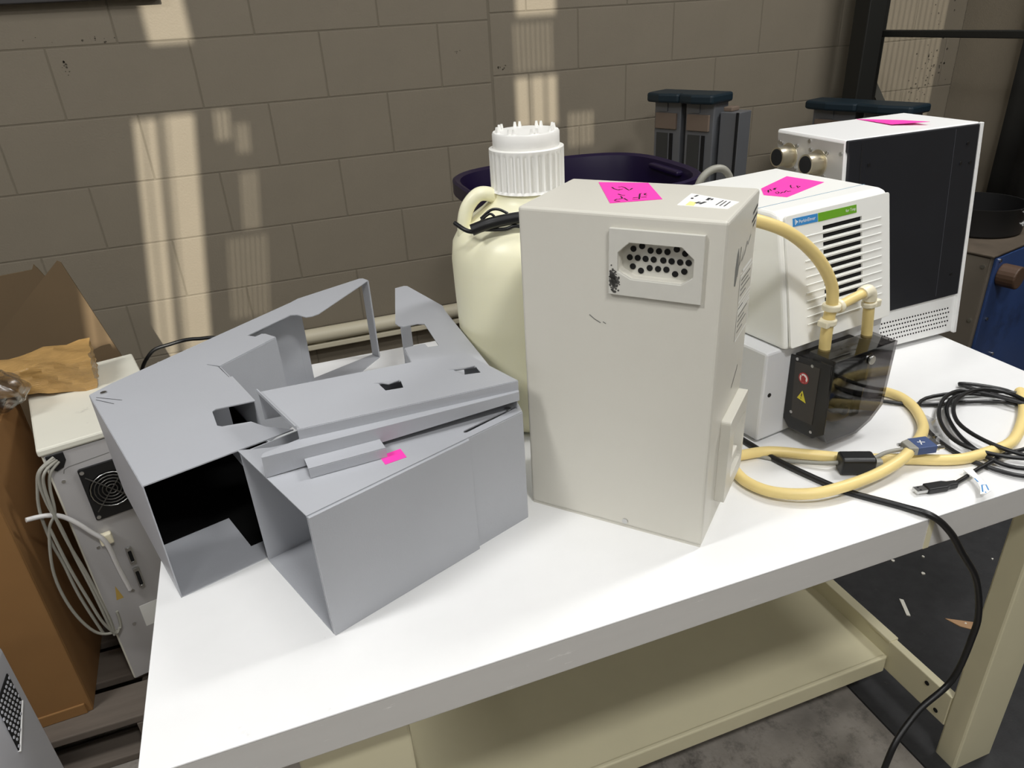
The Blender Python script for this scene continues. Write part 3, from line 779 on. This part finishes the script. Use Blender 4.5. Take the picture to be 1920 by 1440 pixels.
MB().prism([(.030, .08), (.0318, .08), (.0318, .407), (.030, .407)], .006, .0064, SK @ FRONT).build('seam', M_DARKHOLE, bp_)
MB().prism([(.2505, .09), (.2515, .09), (.2525, .408), (.2515, .408)], .006, .0063, SK @ FRONT).build('fold_line', mat('panel line grey', (70, 72, 78), .4), bp_)  # thin strip in a lighter grey than the panel
for x, z in ((.286, .38), (.2975, .3445), (.2735, .345), (.049, .3685), (.045, .18), (.285, .13)):
    q = SK @ FRONT @ Vector((x, z, .006)); MB().cyl(q, (0, -1, 0), .0032, .0012, 12).build('screw', M_BLACK, bp_)
m = MB()
for r_ in range(5):
    for c_ in range(34):
        x = .055+.0073*c_+(.0036 if r_ % 2 else 0); z = .018+.0092*r_
        m.prism(circ(x, z, .0019, 6), 0, .0006, SK @ FRONT)
pf_ = m.build('perforation', M_DARKHOLE, sx_); pf_['kind'] = 'stuff'
cpnl = MB().box(-.0012, .0008, .004, D_-.004, .20, Hs-.006, SK).build('connector_panel', mat('satin aluminium', (196, 194, 190), .4, metal=.5), sx_)
for y, z in ((.1423, .3690), (.0641, .3670), (.1423, .305), (.0641, .305)):
    q = SK @ Vector((0, y, z))
    c = MB().cyl(q, (-1, 0, 0), .024, .003, 28).build('connector', M_NICKEL, cpnl, bevel=.001)
    MB().cyl(q, (-1, 0, 0), .0185, .030, 28).build('barrel', M_NICKEL, cpnl, smooth=40)
    MB().cyl(q+Vector((-.030, 0, 0)), (-1, 0, 0), .0155, .0006, 24).build('socket', M_DARKHOLE, cpnl)
    for dy in (-.021, .021):
        for dz in (-.021, .021):
            MB().cyl(q+Vector((-.001, dy, dz)), (-1, 0, 0), .0035, .004, 10).build('bolt', M_STEEL, cpnl)
for y, z in ((.0869, .4028), (.0085, .39), (.1690, .391)):
    q = SK @ Vector((-.001, y, z)); MB().cyl(q, (-1, 0, 0), .0036, .002, 12).build('screw', M_STEEL, cpnl)
q0 = SK @ Vector((0, 0, Hs))
n_ = root('sticky_note', 'pink note curled on top of the instrument with the black panel', 'sticky note', toworld(sx_, (q0.x, q0.y, q0.z)), .0235, 'pink notes')
m = MB(); P = [(.190, .172), (.238, .105), (.226, .030), (.176, .070)]
vs = [(P[0][0], P[0][1], .0004), (P[1][0], P[1][1], .0004), (P[2][0], P[2][1], .006), (P[3][0], P[3][1], .002)]
m.add(vs+[(x, y, z+.0004) for x, y, z in vs], [(0, 1, 2, 3), (7, 6, 5, 4), (0, 4, 5, 1), (1, 5, 6, 2), (2, 6, 7, 3), (3, 7, 4, 0)])
m.build('paper', M_PINK, n_)

# ------------------------------------------------------------------ cables and tubes lying on the table
def flatpath(pts, z): return [(x, y, TZ+z) for x, y in pts]
def cable(name, pts, r, m_, label, cat, n=10, sm=8):
    o = MB().tube(pts, r, n, sm).build(name, m_, None, smooth=80)
    return tag(o, label, cat)
rT = .0085
cable('rubber_tube', flatpath([(.597, .815), (.633, .797), (.686, .786), (.739, .751), (.79, .716), (.854, .685), (.924, .651), (.982, .646), (1.041, .652), (1.105, .685), (1.16, .724), (1.201, .764)], rT+.001), rT, M_TUBE, 'long straight cream rubber tube passing under the blue connector', 'rubber tube', 14)
cable('rubber_tube', [(x, y, TZ+z) for x, y, z in ((.622, .80, .0095), (.609, .771, .0095), (.605, .731, .0095), (.622, .691, .012), (.664, .662, .016), (.713, .653, .02), (.778, .658, .02), (.835, .668, .026), (.880, .690, .026), (.918, .712, .018), (.96, .745, .0105), (.993, .793, .0095), (1.004, .835, .0095), (.993, .868, .0095))], rT, M_TUBE, 'curved cream rubber tube looping round in front of the pump', 'rubber tube', 14)
cable('power_cable', flatpath([(.664, .88), (.673, .853), (.688, .763), (.716, .677), (.73, .65), (.768, .599)], .0045)+[(.787, .566, .7655), (.812, .552, .74), (.838, .545, .70), (.885, .545, .635), (.915, .545, .56), (.921, .545, .505), (.906, .545, .41), (.846, .545, .362), (.788, .53, .31), (.765, .51, .22), (.76, .45, .06), (.73, .30, .005), (.60, .15, .005)], .005, M_BLKCORD, 'black power cable hanging over the front edge of the table', 'cable')
# usb cable coil
us = root('usb_cable', 'coiled black USB cable with plug and white tag', 'cable', (1.05, .70, TZ))
def U(pts): return [(x-1.05, y-.70, z) for x, y, z in pts]
coil = [(.973, .842, .005), (1.0, .818, .005), (1.047, .794, .005), (1.10, .776, .006), (1.15, .748, .007), (1.19, .70, .007)]
cx0, cy0 = 1.075, .69
k = 0
for lap in range(4):
    for a in range(0, 360, 40):
        aa = R(20-a-25*lap)
        rx = .108-.010*lap+.010*math.sin(lap*2.1+aa); ry = .140-.012*lap+.010*math.cos(lap*1.7+aa*2)
        th_ = R(50)
        ex, ey = ry*math.cos(aa), rx*math.sin(aa)
        coil.append((cx0+.012*math.sin(lap*2.4)+ex*math.cos(th_)-ey*math.sin(th_), cy0+.008*math.cos(lap*3)+ex*math.sin(th_)+ey*math.cos(th_), .0062+.0045*lap+.002*math.sin(aa*2)))
coil += [(1.13, .64, .022), (1.09, .633, .014), (1.04, .629, .010), (1.006, .632, .009), (.967, .626, .008), (.927, .619, .007), (.905, .614, .006), (.88, .609, .006)]
MB().tube(U(coil), .0034, 10, 7).build('usb_lead', M_BLKCORD, us, smooth=80)
ang = math.atan2(.608-.616, .875-.829)
PM = Matrix.Translation((.829-1.05, .6155-.70, .006)) @ Matrix.Rotation(ang, 4, 'Z')
pg = MB().prism([(0, -.008), (.030, -.008), (.036, -.005), (.050, -.0045), (.050, .0045), (.036, .005), (.030, .008), (0, .008)], -.0045, .0045, PM).build('plug', M_BLACK, us, bevel=.0015)
MB().box(-.017, .001, -.006, .006, -.0023, .0023, PM).build('plug_shell', M_STEEL, pg)
for y in (-.003, .003): MB().box(-.012, -.009, y-.0012, y+.0012, .0023, .0025, PM).build('plug_window', M_DARKHOLE, pg)
tg = MB().prism([(.908-1.05, .623-.70), (.904-1.05, .600-.70), (.891-1.05, .580-.70), (.878-1.05, .5695-.70), (.889-1.05, .5675-.70), (.899-1.05, .570-.70), (.910-1.05, .592-.70), (.921-1.05, .618-.70)], .0115, .0122).build('tag', M_PAPER, us)
MB().tube([(.908-1.05, .6165-.70, .0072), (.920-1.05, .6182-.70, .0072)], .0052, 12, 1).build('tag_wrap', M_PAPER, tg)
m = MB()
for s in ([(.899, .5845), (.886, .572)], [(.899, .5845), (.905, .583), (.897, .572)], [(.904, .601), (.901, .592)], [(.890, .571), (.888, .569)]):
    m.strip([(x-1.05, y-.70) for x, y in s], .0018, None, .0124)
m.build('tag_print', M_BLUE, tg)
# grey lead with ferrite and blue connector
gl = root('serial_lead', 'thin grey lead with black ferrite core and blue connector', 'cable', (.80, .70, TZ))
def G(pts): return [(x-.80, y-.70, z) for x, y, z in pts]
MB().tube(G([(.66, .80, .004), (.689, .768, .004), (.728, .733, .008), (.756, .713, .013), (.80, .693, .02), (.825, .69, .026), (.852, .685, .028)]), .0032, 10, 5).build('lead', M_GREYCORD, gl, smooth=80)
a0 = math.atan2(.688-.71, .802-.753)
FM = Matrix.Translation((.7775-.80, .698-.70, .0155)) @ Matrix.Rotation(a0, 4, 'Z')
FMX = FM @ Matrix(((0, 0, 1, -.025), (1, 0, 0, 0), (0, 1, 0, 0), (0, 0, 0, 1)))
MB().prism(rrect(-.0145, .0145, -.0145, .0145, .006, 3), 0, .05, FMX).build('ferrite_core', M_BLACK, gl, bevel=.003)
MB().prism(rrect(-.006, .006, -.006, .006, .003, 3), .05, .062, FMX).build('core_sleeve', M_GREYCORD, gl)
a1 = math.atan2(.672-.683, .905-.85)
CM = Matrix.Translation((.878-.80, .678-.70, .0305)) @ Matrix.Rotation(a1, 4, 'Z')
cb_ = MB().prism([(-.026, -.010), (-.014, -.014), (.016, -.014), (.016, .014), (-.014, .014), (-.026, .010)], -.0065, .0065, CM).build('connector_body', M_GREYCORD, gl, bevel=.0015)
MB().box(-.013, .018, -.0145, .0145, -.006, .0068, CM).build('connector_label', M_BLUECON, cb_, bevel=.001)
MB().box(.018, .026, -.011, .011, -.005, .005, CM).build('connector_shell', M_STEEL, cb_, bevel=.001)
for y in (-.0105, .0105): MB().cyl(CM @ Vector((-.03, y, 0)), CM.to_3x3() @ Vector((1, 0, 0)), .0026, .062, 10).build('thumb_screw', M_STEEL, cb_)
m = MB(); m.strip([(-.003, -.006), (.002, .006)], .0016, CM, .0069); m.strip([(-.005, .002), (.006, -.001)], .0016, CM, .0069); m.build('connector_mark', M_PAPER, cb_)
# clear film bag by the tube
m = MB(); rows = 7; cols = 6; vs = []; fs = []
for i in range(rows):
    for j in range(cols):
        x = .935+.06*i/(rows-1)*.9+.018*j/(cols-1); y = .70+.07*i/(rows-1)-.06*j/(cols-1)*.6+.02
        vs.append((x, y, TZ+.003+random.uniform(0, .010)*(1 if 0 < i < rows-1 else .4)))
for i in range(rows-1):
    for j in range(cols-1):
        fs.append((i*cols+j, i*cols+j+1, (i+1)*cols+j+1, (i+1)*cols+j))
m.add(vs, fs)
o = m.build('clear_film', M_CLEAR); tag(o, 'crumpled clear plastic film between the tubes and cable coil', 'plastic film')
so_ = o.modifiers.new('thick', 'SOLIDIFY'); so_.thickness = .0006

# ------------------------------------------------------------------ things left of the table
L_Z = .12
pl_ = root('pallet', 'grey wooden pallet under the carton and ivory instrument', 'pallet', (-.80, 1.62, 0))
for k in range(6):
    y = -.34+.13*k
    MB().box(-.30, .40, y, y+.10, .10, .12).build('board', M_PALLET, pl_, bevel=.003)
for x in (-.28, .06, .33): MB().box(x, x+.05, -.34, .41, .02, .10).build('runner', M_PALLET, pl_, bevel=.003)
MB().box(-.30, .40, -.345, -.27, 0, .02).build('board', M_PALLET, pl_, bevel=.003)
li = root('bench_instrument', 'ivory topped instrument with rear fan and cables, left of the table', 'instrument', (-.478, 1.388, L_Z), R(14))
MB().box(0, .215, .002, .37, 0, .60).build('housing', M_INSTOP, li, bevel=.004)
MB().box(-.004, .219, -.004, .374, .60, .616).build('top_cover', M_INSTOP, li, bevel=.004)
rp = MB().box(.004, .211, -.001, .004, .005, .598).build('rear_panel', M_INSFACE, li)
fm = MB().prism(rrect(.046, .136, .430, .552, .004, 2), .001, .006, FRONT, [list(reversed(circ(.091, .491, .040, 32)))]).build('fan_frame', M_BLACK, li, bevel=.001)
MB().prism(circ(.091, .491, .041, 28), .0008, .0015, FRONT).build('fan_back', M_DARKHOLE, fm)
for r_ in (.010, .017, .024, .031, .038):
    MB().tube([(.091+r_*math.cos(a), -.0075, .491+r_*math.sin(a)) for a in [2*math.pi*k/20 for k in range(20)]], .0012, 6, 1, True).build('guard_ring', M_STEEL if r_ > .035 else M_PUMPGRY, fm, smooth=60)
for k in range(4):
    a = math.pi/4+k*math.pi/2
    MB().tube([(.091, -.0075, .491), (.091+.052*math.cos(a), -.0075, .491+.058*math.sin(a))], .0014, 6, 1).build('guard_spoke', M_PUMPGRY, fm)
for x, z in ((.052, .544), (.130, .544), (.052, .438), (.130, .438)): MB().cyl((x, -.006, z), (0, -1, 0), .004, .002, 12).build('screw', M_STEEL, fm)
MB().prism([(.006, .598), (.036, .598), (.036, .580), (.028, .566), (.016, .562), (.006, .570)], .001, .004, FRONT).build('grommet', M_BLACK, li, bevel=.001)
for x, z in ((.019, .5366), (.0314, .3676), (.06, .235), (.04, .15)): MB().cyl((x, -.001, z), (0, -1, 0), .0035, .002, 12).build('screw', M_STEEL, rp)
m = MB(); m.strip([(.024, .552), (.027, .560), (.036, .563), (.108, .567)], .0016, FRONT, .0012); m.build('groove', M_PRINT, rp)
for z0, z1 in ((.300, .345), (.236, .290)):
    c = MB().prism(rrect(.074, .086, z0, z1, .003, 2), .001, .007, FRONT).build('data_port', M_STEEL, rp, bevel=.001)
    MB().prism(rrect(.0765, .0835, z0+.009, z1-.009, .002, 2), .007, .0078, FRONT).build('port_face', M_DARKHOLE, c)
    for z in (z0+.004, z1-.004): MB().cyl((.080, -.007, z), (0, -1, 0), .003, .003, 10).build('jack_screw', M_STEEL, c)
MB().prism([(.060, .13), (.105, .13), (.105, .188), (.060, .188)], .001, .0014, FRONT).build('info_label', M_PAPER, rp)
MB().prism([(.026, .226), (.040, .226), (.033, .262)], .001, .0014, FRONT).build('warning_label', mat('faded yellow', (196, 164, 84), .6), rp)
MB().box(.038, .062, -.014, -.001, .372, .398).build('cable_clip', M_CLAMP, rp, bevel=.003)
tbs = root('clear_tube', 'short translucent tube clipped to the ivory instrument', 'tube', (-.478, 1.388, L_Z), R(14))
MB().tube([(-.058, -.03, .498), (-.028, -.022, .489), (-.005, -.018, .474), (.015, -.018, .447), (.032, -.018, .416), (.045, -.018, .393), (.050, -.016, .363), (.052, -.012, .311), (.057, -.010, .246)], .0048, 10, 5).build('tube_body', mat('frosted tubing', (214, 212, 210), .3, sss=.2), tbs, smooth=80)
KS = [[(.02, -.006, .59), (-.004, -.02, .585), (-.016, -.02, .56), (-.018, -.02, .511), (-.013, -.02, .458), (-.010, -.02, .376), (-.005, -.02, .281), (-.002, -.02, .167)],
      [(.022, -.006, .586), (-.001, -.026, .580), (-.011, -.026, .552), (-.014, -.026, .49), (-.011, -.024, .41), (-.003, -.02, .323), (.003, -.02, .202), (0, -.02, .157)],
      [(.024, -.006, .582), (.006, -.022, .572), (-.004, -.024, .542), (-.012, -.024, .49), (-.032, -.022, .455), (-.054, -.02, .355), (-.050, -.02, .254), (-.026, -.02, .179), (.013, -.018, .165), (.02, -.016, .21)],
      [(.019, -.006, .594), (-.009, -.018, .582), (-.022, -.016, .55), (-.034, -.016, .499), (-.037, -.016, .425), (-.033, -.016, .368), (-.030, -.016, .281), (-.018, -.016, .171)],
      [(-.03, -.022, .46), (-.026, -.022, .36), (-.018, -.022, .27), (-.010, -.022, .20), (.004, -.02, .16), (.014, -.02, .17)]]
lk = ['outermost of the', 'second of the', 'widest looping of the', 'innermost of the', 'shortest of the']
for i, k_ in enumerate(KS):
    o = MB().tube(k_, .003, 8, 6).build('grey_cable', M_GREYCORD, None, smooth=80, loc=(-.478, 1.388, L_Z), rot=(0, 0, R(14)))
    tag(o, lk[i]+' pale cables hanging left of the instrument fan', 'cable', 'pale cables on the ivory instrument')
# carton
ct = root('cardboard_carton', 'large open brown cardboard carton at the left edge', 'carton', (-.555, 1.335, L_Z), R(3))
MB().box(-.50, 0, 0, .006, 0, .63).build('front_side', M_CARTON, ct, bevel=.002)
MB().box(-.006, 0, .006, .33, 0, .63).build('right_side', M_CARTON, ct, bevel=.002)
MB().box(-.50, -.494, .006, .33, 0, .63).build('left_side', M_CARTON, ct)
MB().box(-.50, 0, .33, .336, 0, .63).build('back_side', M_CARTON, ct)
MB().box(-.494, -.006, .006, .33, .0, .006).build('bottom', M_CARTON, ct)
m = MB().prism([(-.50, .62), (.0, .62), (.0, .66), (-.50, .66)], 0, .005, Matrix.Translation((0, -.001, 0)) @ FRONT)
MB().box(-.46, -.01, -.004, .001, .0, .028).build('bottom_fold', M_CARTON, ct, bevel=.002)
m = MB().add([(-.006, .01, .63), (-.006, .32, .63), (.006, .30, .70), (.006, .03, .70), (0, .01, .63), (0, .32, .63), (.012, .30, .70), (.012, .03, .70)], [(3, 2, 1, 0), (4, 5, 6, 7), (0, 1, 5, 4), (1, 2, 6, 5), (2, 3, 7, 6), (3, 0, 4, 7)])
fl1 = MB().prism([(-.66, .78), (-.465, .957), (-.458, .952), (-.375, .60), (-.375, .40), (-.70, .40)], 0, .005, Matrix.Translation((0, 1.90, 0)) @ FRONT).build('cardboard_sheet', M_CARTONIN)
tag(fl1, 'pointed brown cardboard sheet leaning behind the ivory instrument', 'cardboard')
fl2 = MB().prism([(-.66, .915), (-.545, .922), (-.538, .934), (-.532, .922), (-.515, .88), (-.50, .40), (-.95, .40), (-.95, .90)], 0, .005, Matrix.Translation((0, 1.99, 0)) @ FRONT).build('cardboard_sheet', M_CARTONIN)
tag(fl2, 'darker brown cardboard sheet at the far left behind the pointed sheet', 'cardboard')
for f_ in (fl1, fl2): f_.location = (0, 0, 0)
MB().box(-.66, -.38, 1.895, 1.90, 0, .40).build('lower_sheet', M_CARTONIN, fl1)
MB().box(-.95, -.50, 1.985, 1.99, 0, .40).build('lower_sheet', M_CARTON, fl2)
# kraft wrapped parcel
bm = bmesh.new(); bmesh.ops.create_cube(bm, size=1.0)
bmesh.ops.subdivide_edges(bm, edges=bm.edges[:], cuts=11, use_grid_fill=True)
rnd = random.Random(3)
for v in bm.verts:
    t = v.co.x+.5
    v.co.y *= (.75+.35*math.sin(t*7+1)*.3+.25*t); v.co.z *= .62+.38*t+.08*math.sin(t*11)
    v.co += Vector((rnd.uniform(-.01, .01), .05*math.sin(t*23+v.co.z*9), rnd.uniform(-.012, .012)+.05*math.sin(t*17+v.co.y*8)))
me = bpy.data.meshes.new('kraft_parcel'); bm.to_mesh(me); bm.free(); me.materials.append(M_KRAFT)
for p in me.polygons: p.use_smooth = True
me.set_sharp_from_angle(angle=R(60))
kp = link(bpy.data.objects.new('kraft_parcel', me)); kp.scale = (.27, .10, .074); kp.location = (-.545, 1.665, .782); kp.rotation_euler = (R(4), R(3), R(7))
tag(kp, 'crumpled tan parcel in taped kraft wrap on the ivory instrument', 'parcel')
bm = bmesh.new(); bmesh.ops.create_icosphere(bm, subdivisions=4, radius=1.0)
for v in bm.verts:
    d_ = 1+.12*math.sin(v.co.x*9+v.co.z*5)*math.sin(v.co.y*7)+rnd.uniform(-.05, .05)
    v.co *= d_
me = bpy.data.meshes.new('bubble_wrap'); bm.to_mesh(me); bm.free(); me.materials.append(M_BUBBLE)
for p in me.polygons: p.use_smooth = True
bw = link(bpy.data.objects.new('bubble_wrap', me)); bw.scale = (.065, .05, .042); bw.location = (-.578, 1.56, .795)
tag(bw, 'clump of clear bubble wrap on the edge of the carton', 'bubble wrap')
# grey cabinet at the bottom left
gc = root('grey_cabinet', 'smooth grey cabinet with rounded corner and mesh vent, bottom left', 'cabinet', (-.43, .895, 0))
def rp_(x0, x1, y0, y1): return [(x0, y0), (x1, y0), (x1, y1-.03), (x1-.009, y1-.009), (x1-.03, y1), (x0, y1)]
MB().prism([(-.42, -.62), (0, -.62), (0, -.02), (-.006, -.006), (-.02, 0), (-.42, 0)], 0, .722, None).build('body', M_CAB, gc, bevel=.012, seg=4)
vt = MB().prism([(-.094, .605), (-.036, .634), (-.036, .686), (-.088, .686)], 0, .0015, SIDE).build('vent', M_DARKHOLE, gc)
m = MB()
for r_ in range(9):
    for c_ in range(8):
        y = -.091+.0075*c_+(.0037 if r_ % 2 else 0); z = .612+.0085*r_
        if y > -.038 or z > .684 or z < .605+(y+.094)*.5+.002: continue
        m.prism(circ(y, z, .0022, 6), .0015, .0026, SIDE)
o = m.build('vent_mesh', M_CAB, vt); o['kind'] = 'stuff'
m = MB(); m.tube([(.001, -.036, .634), (.001, -.094, .605)], .002, 8, 1); m.build('vent_highlight', M_WHITEM, vt)  # white strip paints the highlight along the vent's lower edge
# black cable arc behind
cable('black_cable', [(-.40, 2.0, .30), (-.395, 2.0, .56), (-.354, 2.0, .649), (-.296, 2.0, .668), (-.228, 2.0, .67), (-.15, 2.0, .64), (-.05, 2.02, .45), (0.0, 2.05, .005), (.2, 2.1, .005)], .005, M_BLKCORD, 'black cable arching up behind the tall open metal cover', 'cable')
wl_ = root('white_case', 'low pale case on the floor behind the table left corner', 'case', (-.33, 2.12, 0), R(10))
MB().box(-.03, .03, -.10, .10, 0, .535).build('case_body', M_INSTOP, wl_, bevel=.006)
MB().box(-.032, .032, -.102, .102, .525, .54).build('case_lid', M_INSTOP, wl_, bevel=.004)

# ------------------------------------------------------------------ things behind the table
bn = root('plastic_bin', 'dark purple open plastic bin standing behind the carboy', 'bin', (.845, 1.88, 0))
def ring(sx2, sy2, z, n=40, e=3.2):
    out = []
    for k in range(n):
        a = 2*math.pi*k/n
        c, s_ = math.cos(a), math.sin(a)
        out.append((sx2*math.copysign(abs(c)**(2/e), c), sy2*math.copysign(abs(s_)**(2/e), s_), z))
    return out
m = MB(); n = 40
R_ = [ring(.23, .19, 0), ring(.305, .255, .965), ring(.312, .262, .968), ring(.325, .275, .966), ring(.325, .275, 1.0), ring(.318, .268, 1.004), ring(.305, .256, .998), ring(.295, .246, .95), ring(.222, .182, .012)]
vs = [p for r_ in R_ for p in r_]; fs = []
for i in range(len(R_)-1):
    for k in range(n): fs.append((i*n+k, i*n+(k+1) % n, (i+1)*n+(k+1) % n, (i+1)*n+k))
fs.append(tuple(reversed(range(n)))); fs.append(tuple((len(R_)-1)*n+k for k in range(n)))
m.add(vs, fs); m.build('tub', M_PURPLE, bn, smooth=40)
MB().box(.28, .345, -.08, .08, .975, .99).build('handle', M_PURPLE, bn, bevel=.005)
cable('grey_hose', [(.79, 1.20, 1.02), (.808, 1.22, 1.075), (.821, 1.22, 1.108), (.846, 1.22, 1.122), (.871, 1.22, 1.117), (.888, 1.22, 1.09), (.89, 1.21, 1.03), (.885, 1.20, .90), (.88, 1.25, .77)], .0075, M_GREYCORD, 'grey hose looping up behind the white pump', 'hose')
def column(label, x, y, ztop, caps, side, rz):
    r = root('extrusion_stand', label, 'stand', (x, y, 0), rz)
    for i in range(2):
        xo = i*.135
        MB().box(xo, xo+.115, 0, .09, 0, ztop-.03).build('column', M_EXTR, r, bevel=.004)
        MB().box(xo+.012, xo+.062, -.002, .001, .02, ztop-.14).build('face_strip', M_EXTRD, r)
        MB().box(xo+.070, xo+.084, -.003, .001, .02, ztop-.14).build('slot', M_DARKHOLE, r)
        MB().box(xo+.010, xo+.100, -.010, .001, ztop-.125, ztop-.07).build('end_block', M_CARDTAN, r, bevel=.002)
        MB().box(xo+.020, xo+.058, -.004, .001, ztop-.066, ztop-.034).build('plate', M_EXTR, r, bevel=.001)
        MB().prism([(xo-.02, .0), (xo-.012, -.035), (xo+.05, -.05), (xo+.128, -.04), (xo+.132, .09), (xo-.02, .09)], ztop-.032, ztop, None).build('cap', M_TEAL, r, bevel=.008)
    if side:
        MB().box(.262, .335, .02, .10, 0, ztop-.06).build('side_column', M_EXTR, r, bevel=.003)
        MB().box(.326, .334, .014, .021, 0, ztop-.06).build('slot', M_DARKHOLE, r)
        MB().box(.266, .30, .03, .08, ztop-.06, ztop-.045).build('cap_plate', M_CARDTAN, r, bevel=.004)
    return r
column('aluminium stand with dark teal caps above the purple bin', 1.445, 2.48, 1.128, 2, True, R(-66))
column('aluminium stand with dark teal caps behind the black panel instrument', 2.16, 2.47, 1.04, 2, True, R(-73)).scale = (1.55, 1, 1)
rk_ = root('steel_rack', 'black steel rack frame by the corner of the block wall', 'rack', (2.385, 2.49, 0))
MB().box(-.02, .065, -.02, .06, 0, 2.6).build('post', M_RACK, rk_, bevel=.004)
MB().box(.085, .14, .04, .10, 0, 2.6).build('post', M_RACK, rk_, bevel=.004)
MB().box(.075, .12, -1.35, .02, 1.246, 1.27).build('beam', M_RACK, rk_, bevel=.003)
MB().tube([(.10, .07, 1.11), (.62, .07, .45)], .022, 4, 1).build('brace', M_RACK, rk_)
MB().box(.075, .12, -1.38, -1.34, 0, 2.6).build('post', M_RACK, rk_, bevel=.004)
ds = root('black_sheeting', 'tall black sheeting hanging at the right edge by the side wall', 'sheeting', (3.07, 2.35, 0))
vs = []; fs = []; n = 22
for i in range(n):
    t = i/(n-1); y = -t*1.3; x = .03*math.sin(t*31)-.02*t
    vs += [(x, y, 0), (x+.008*math.sin(i), y, 2.3)]
for i in range(n-1): fs.append((2*i, 2*i+2, 2*i+3, 2*i+1))
o = MB().add(vs, fs).build('sheet', M_DARKSHEET, ds, smooth=80)
s_ = o.modifiers.new('thick', 'SOLIDIFY'); s_.thickness = .004
# blue machine on the right
mc = root('blue_machine', 'blue and grey metal machine right of the table', 'machine', (1.855, 1.35, 0), R(14))
zt = .755
MB().box(0, .62, .004, .42, .02, zt-.004).build('frame', M_MACH, mc, bevel=.003)
MB().box(-.01, .63, -.004, .43, zt-.006, zt).build('top_plate', M_MACHTOP, mc, bevel=.002)
MB().box(.012, .62, -.004, .004, .02, zt-.01).build('blue_panel', M_BLUEMET, mc, bevel=.002)
lp = MB().box(-.004, 0.0, .008, .42, .02, zt-.01).build('end_panel', M_MACH, mc)
MB().box(-.007, -.003, .10, .17, .55, .69).build('switch_plate', M_BLACK, lp, bevel=.001)
MB().cyl((-.007, .135, .58), (-1, 0, 0), .012, .008, 16).build('indicator', M_CAP, lp)
for y, z in ((.02, .72), (.07, .70), (.07, .56), (.03, .40), (.05, .38), (.02, .56)): MB().cyl((-.004, y, z), (-1, 0, 0), .005, .004, 10).build('rivet', M_STEEL, lp)
for x, z in ((.04, .56), (.05, .40), (.14, .42), (.03, .735)): MB().cyl((x, -.004, z), (0, -1, 0), .005, .004, 10).build('rivet', M_STEEL, mc)
MB().cyl((.055, -.004, .69), (0, -1, 0), .032, .05, 20).build('round_knob', mat('brown knob', (84, 62, 46), .6), mc, bevel=.004)
pn = root('round_pan', 'black round open pan on top of the blue machine', 'pan', (2.03, 1.56, zt))
m = MB().lathe([(.0, .0), (.112, .0), (.118, .006), (.120, .080), (.122, .083), (.117, .083), (.114, .008), (.0, .008)], 48)
m.build('pan_body', M_BLACK, pn, smooth=40)
for a in (-70, -64, -58):
    for z in (.03, .062):
        MB().cyl((.119*math.cos(R(a)), .119*math.sin(R(a)), z), (math.cos(R(a)), math.sin(R(a)), 0), .005, .004, 10).build('rivet', M_STEEL, pn)
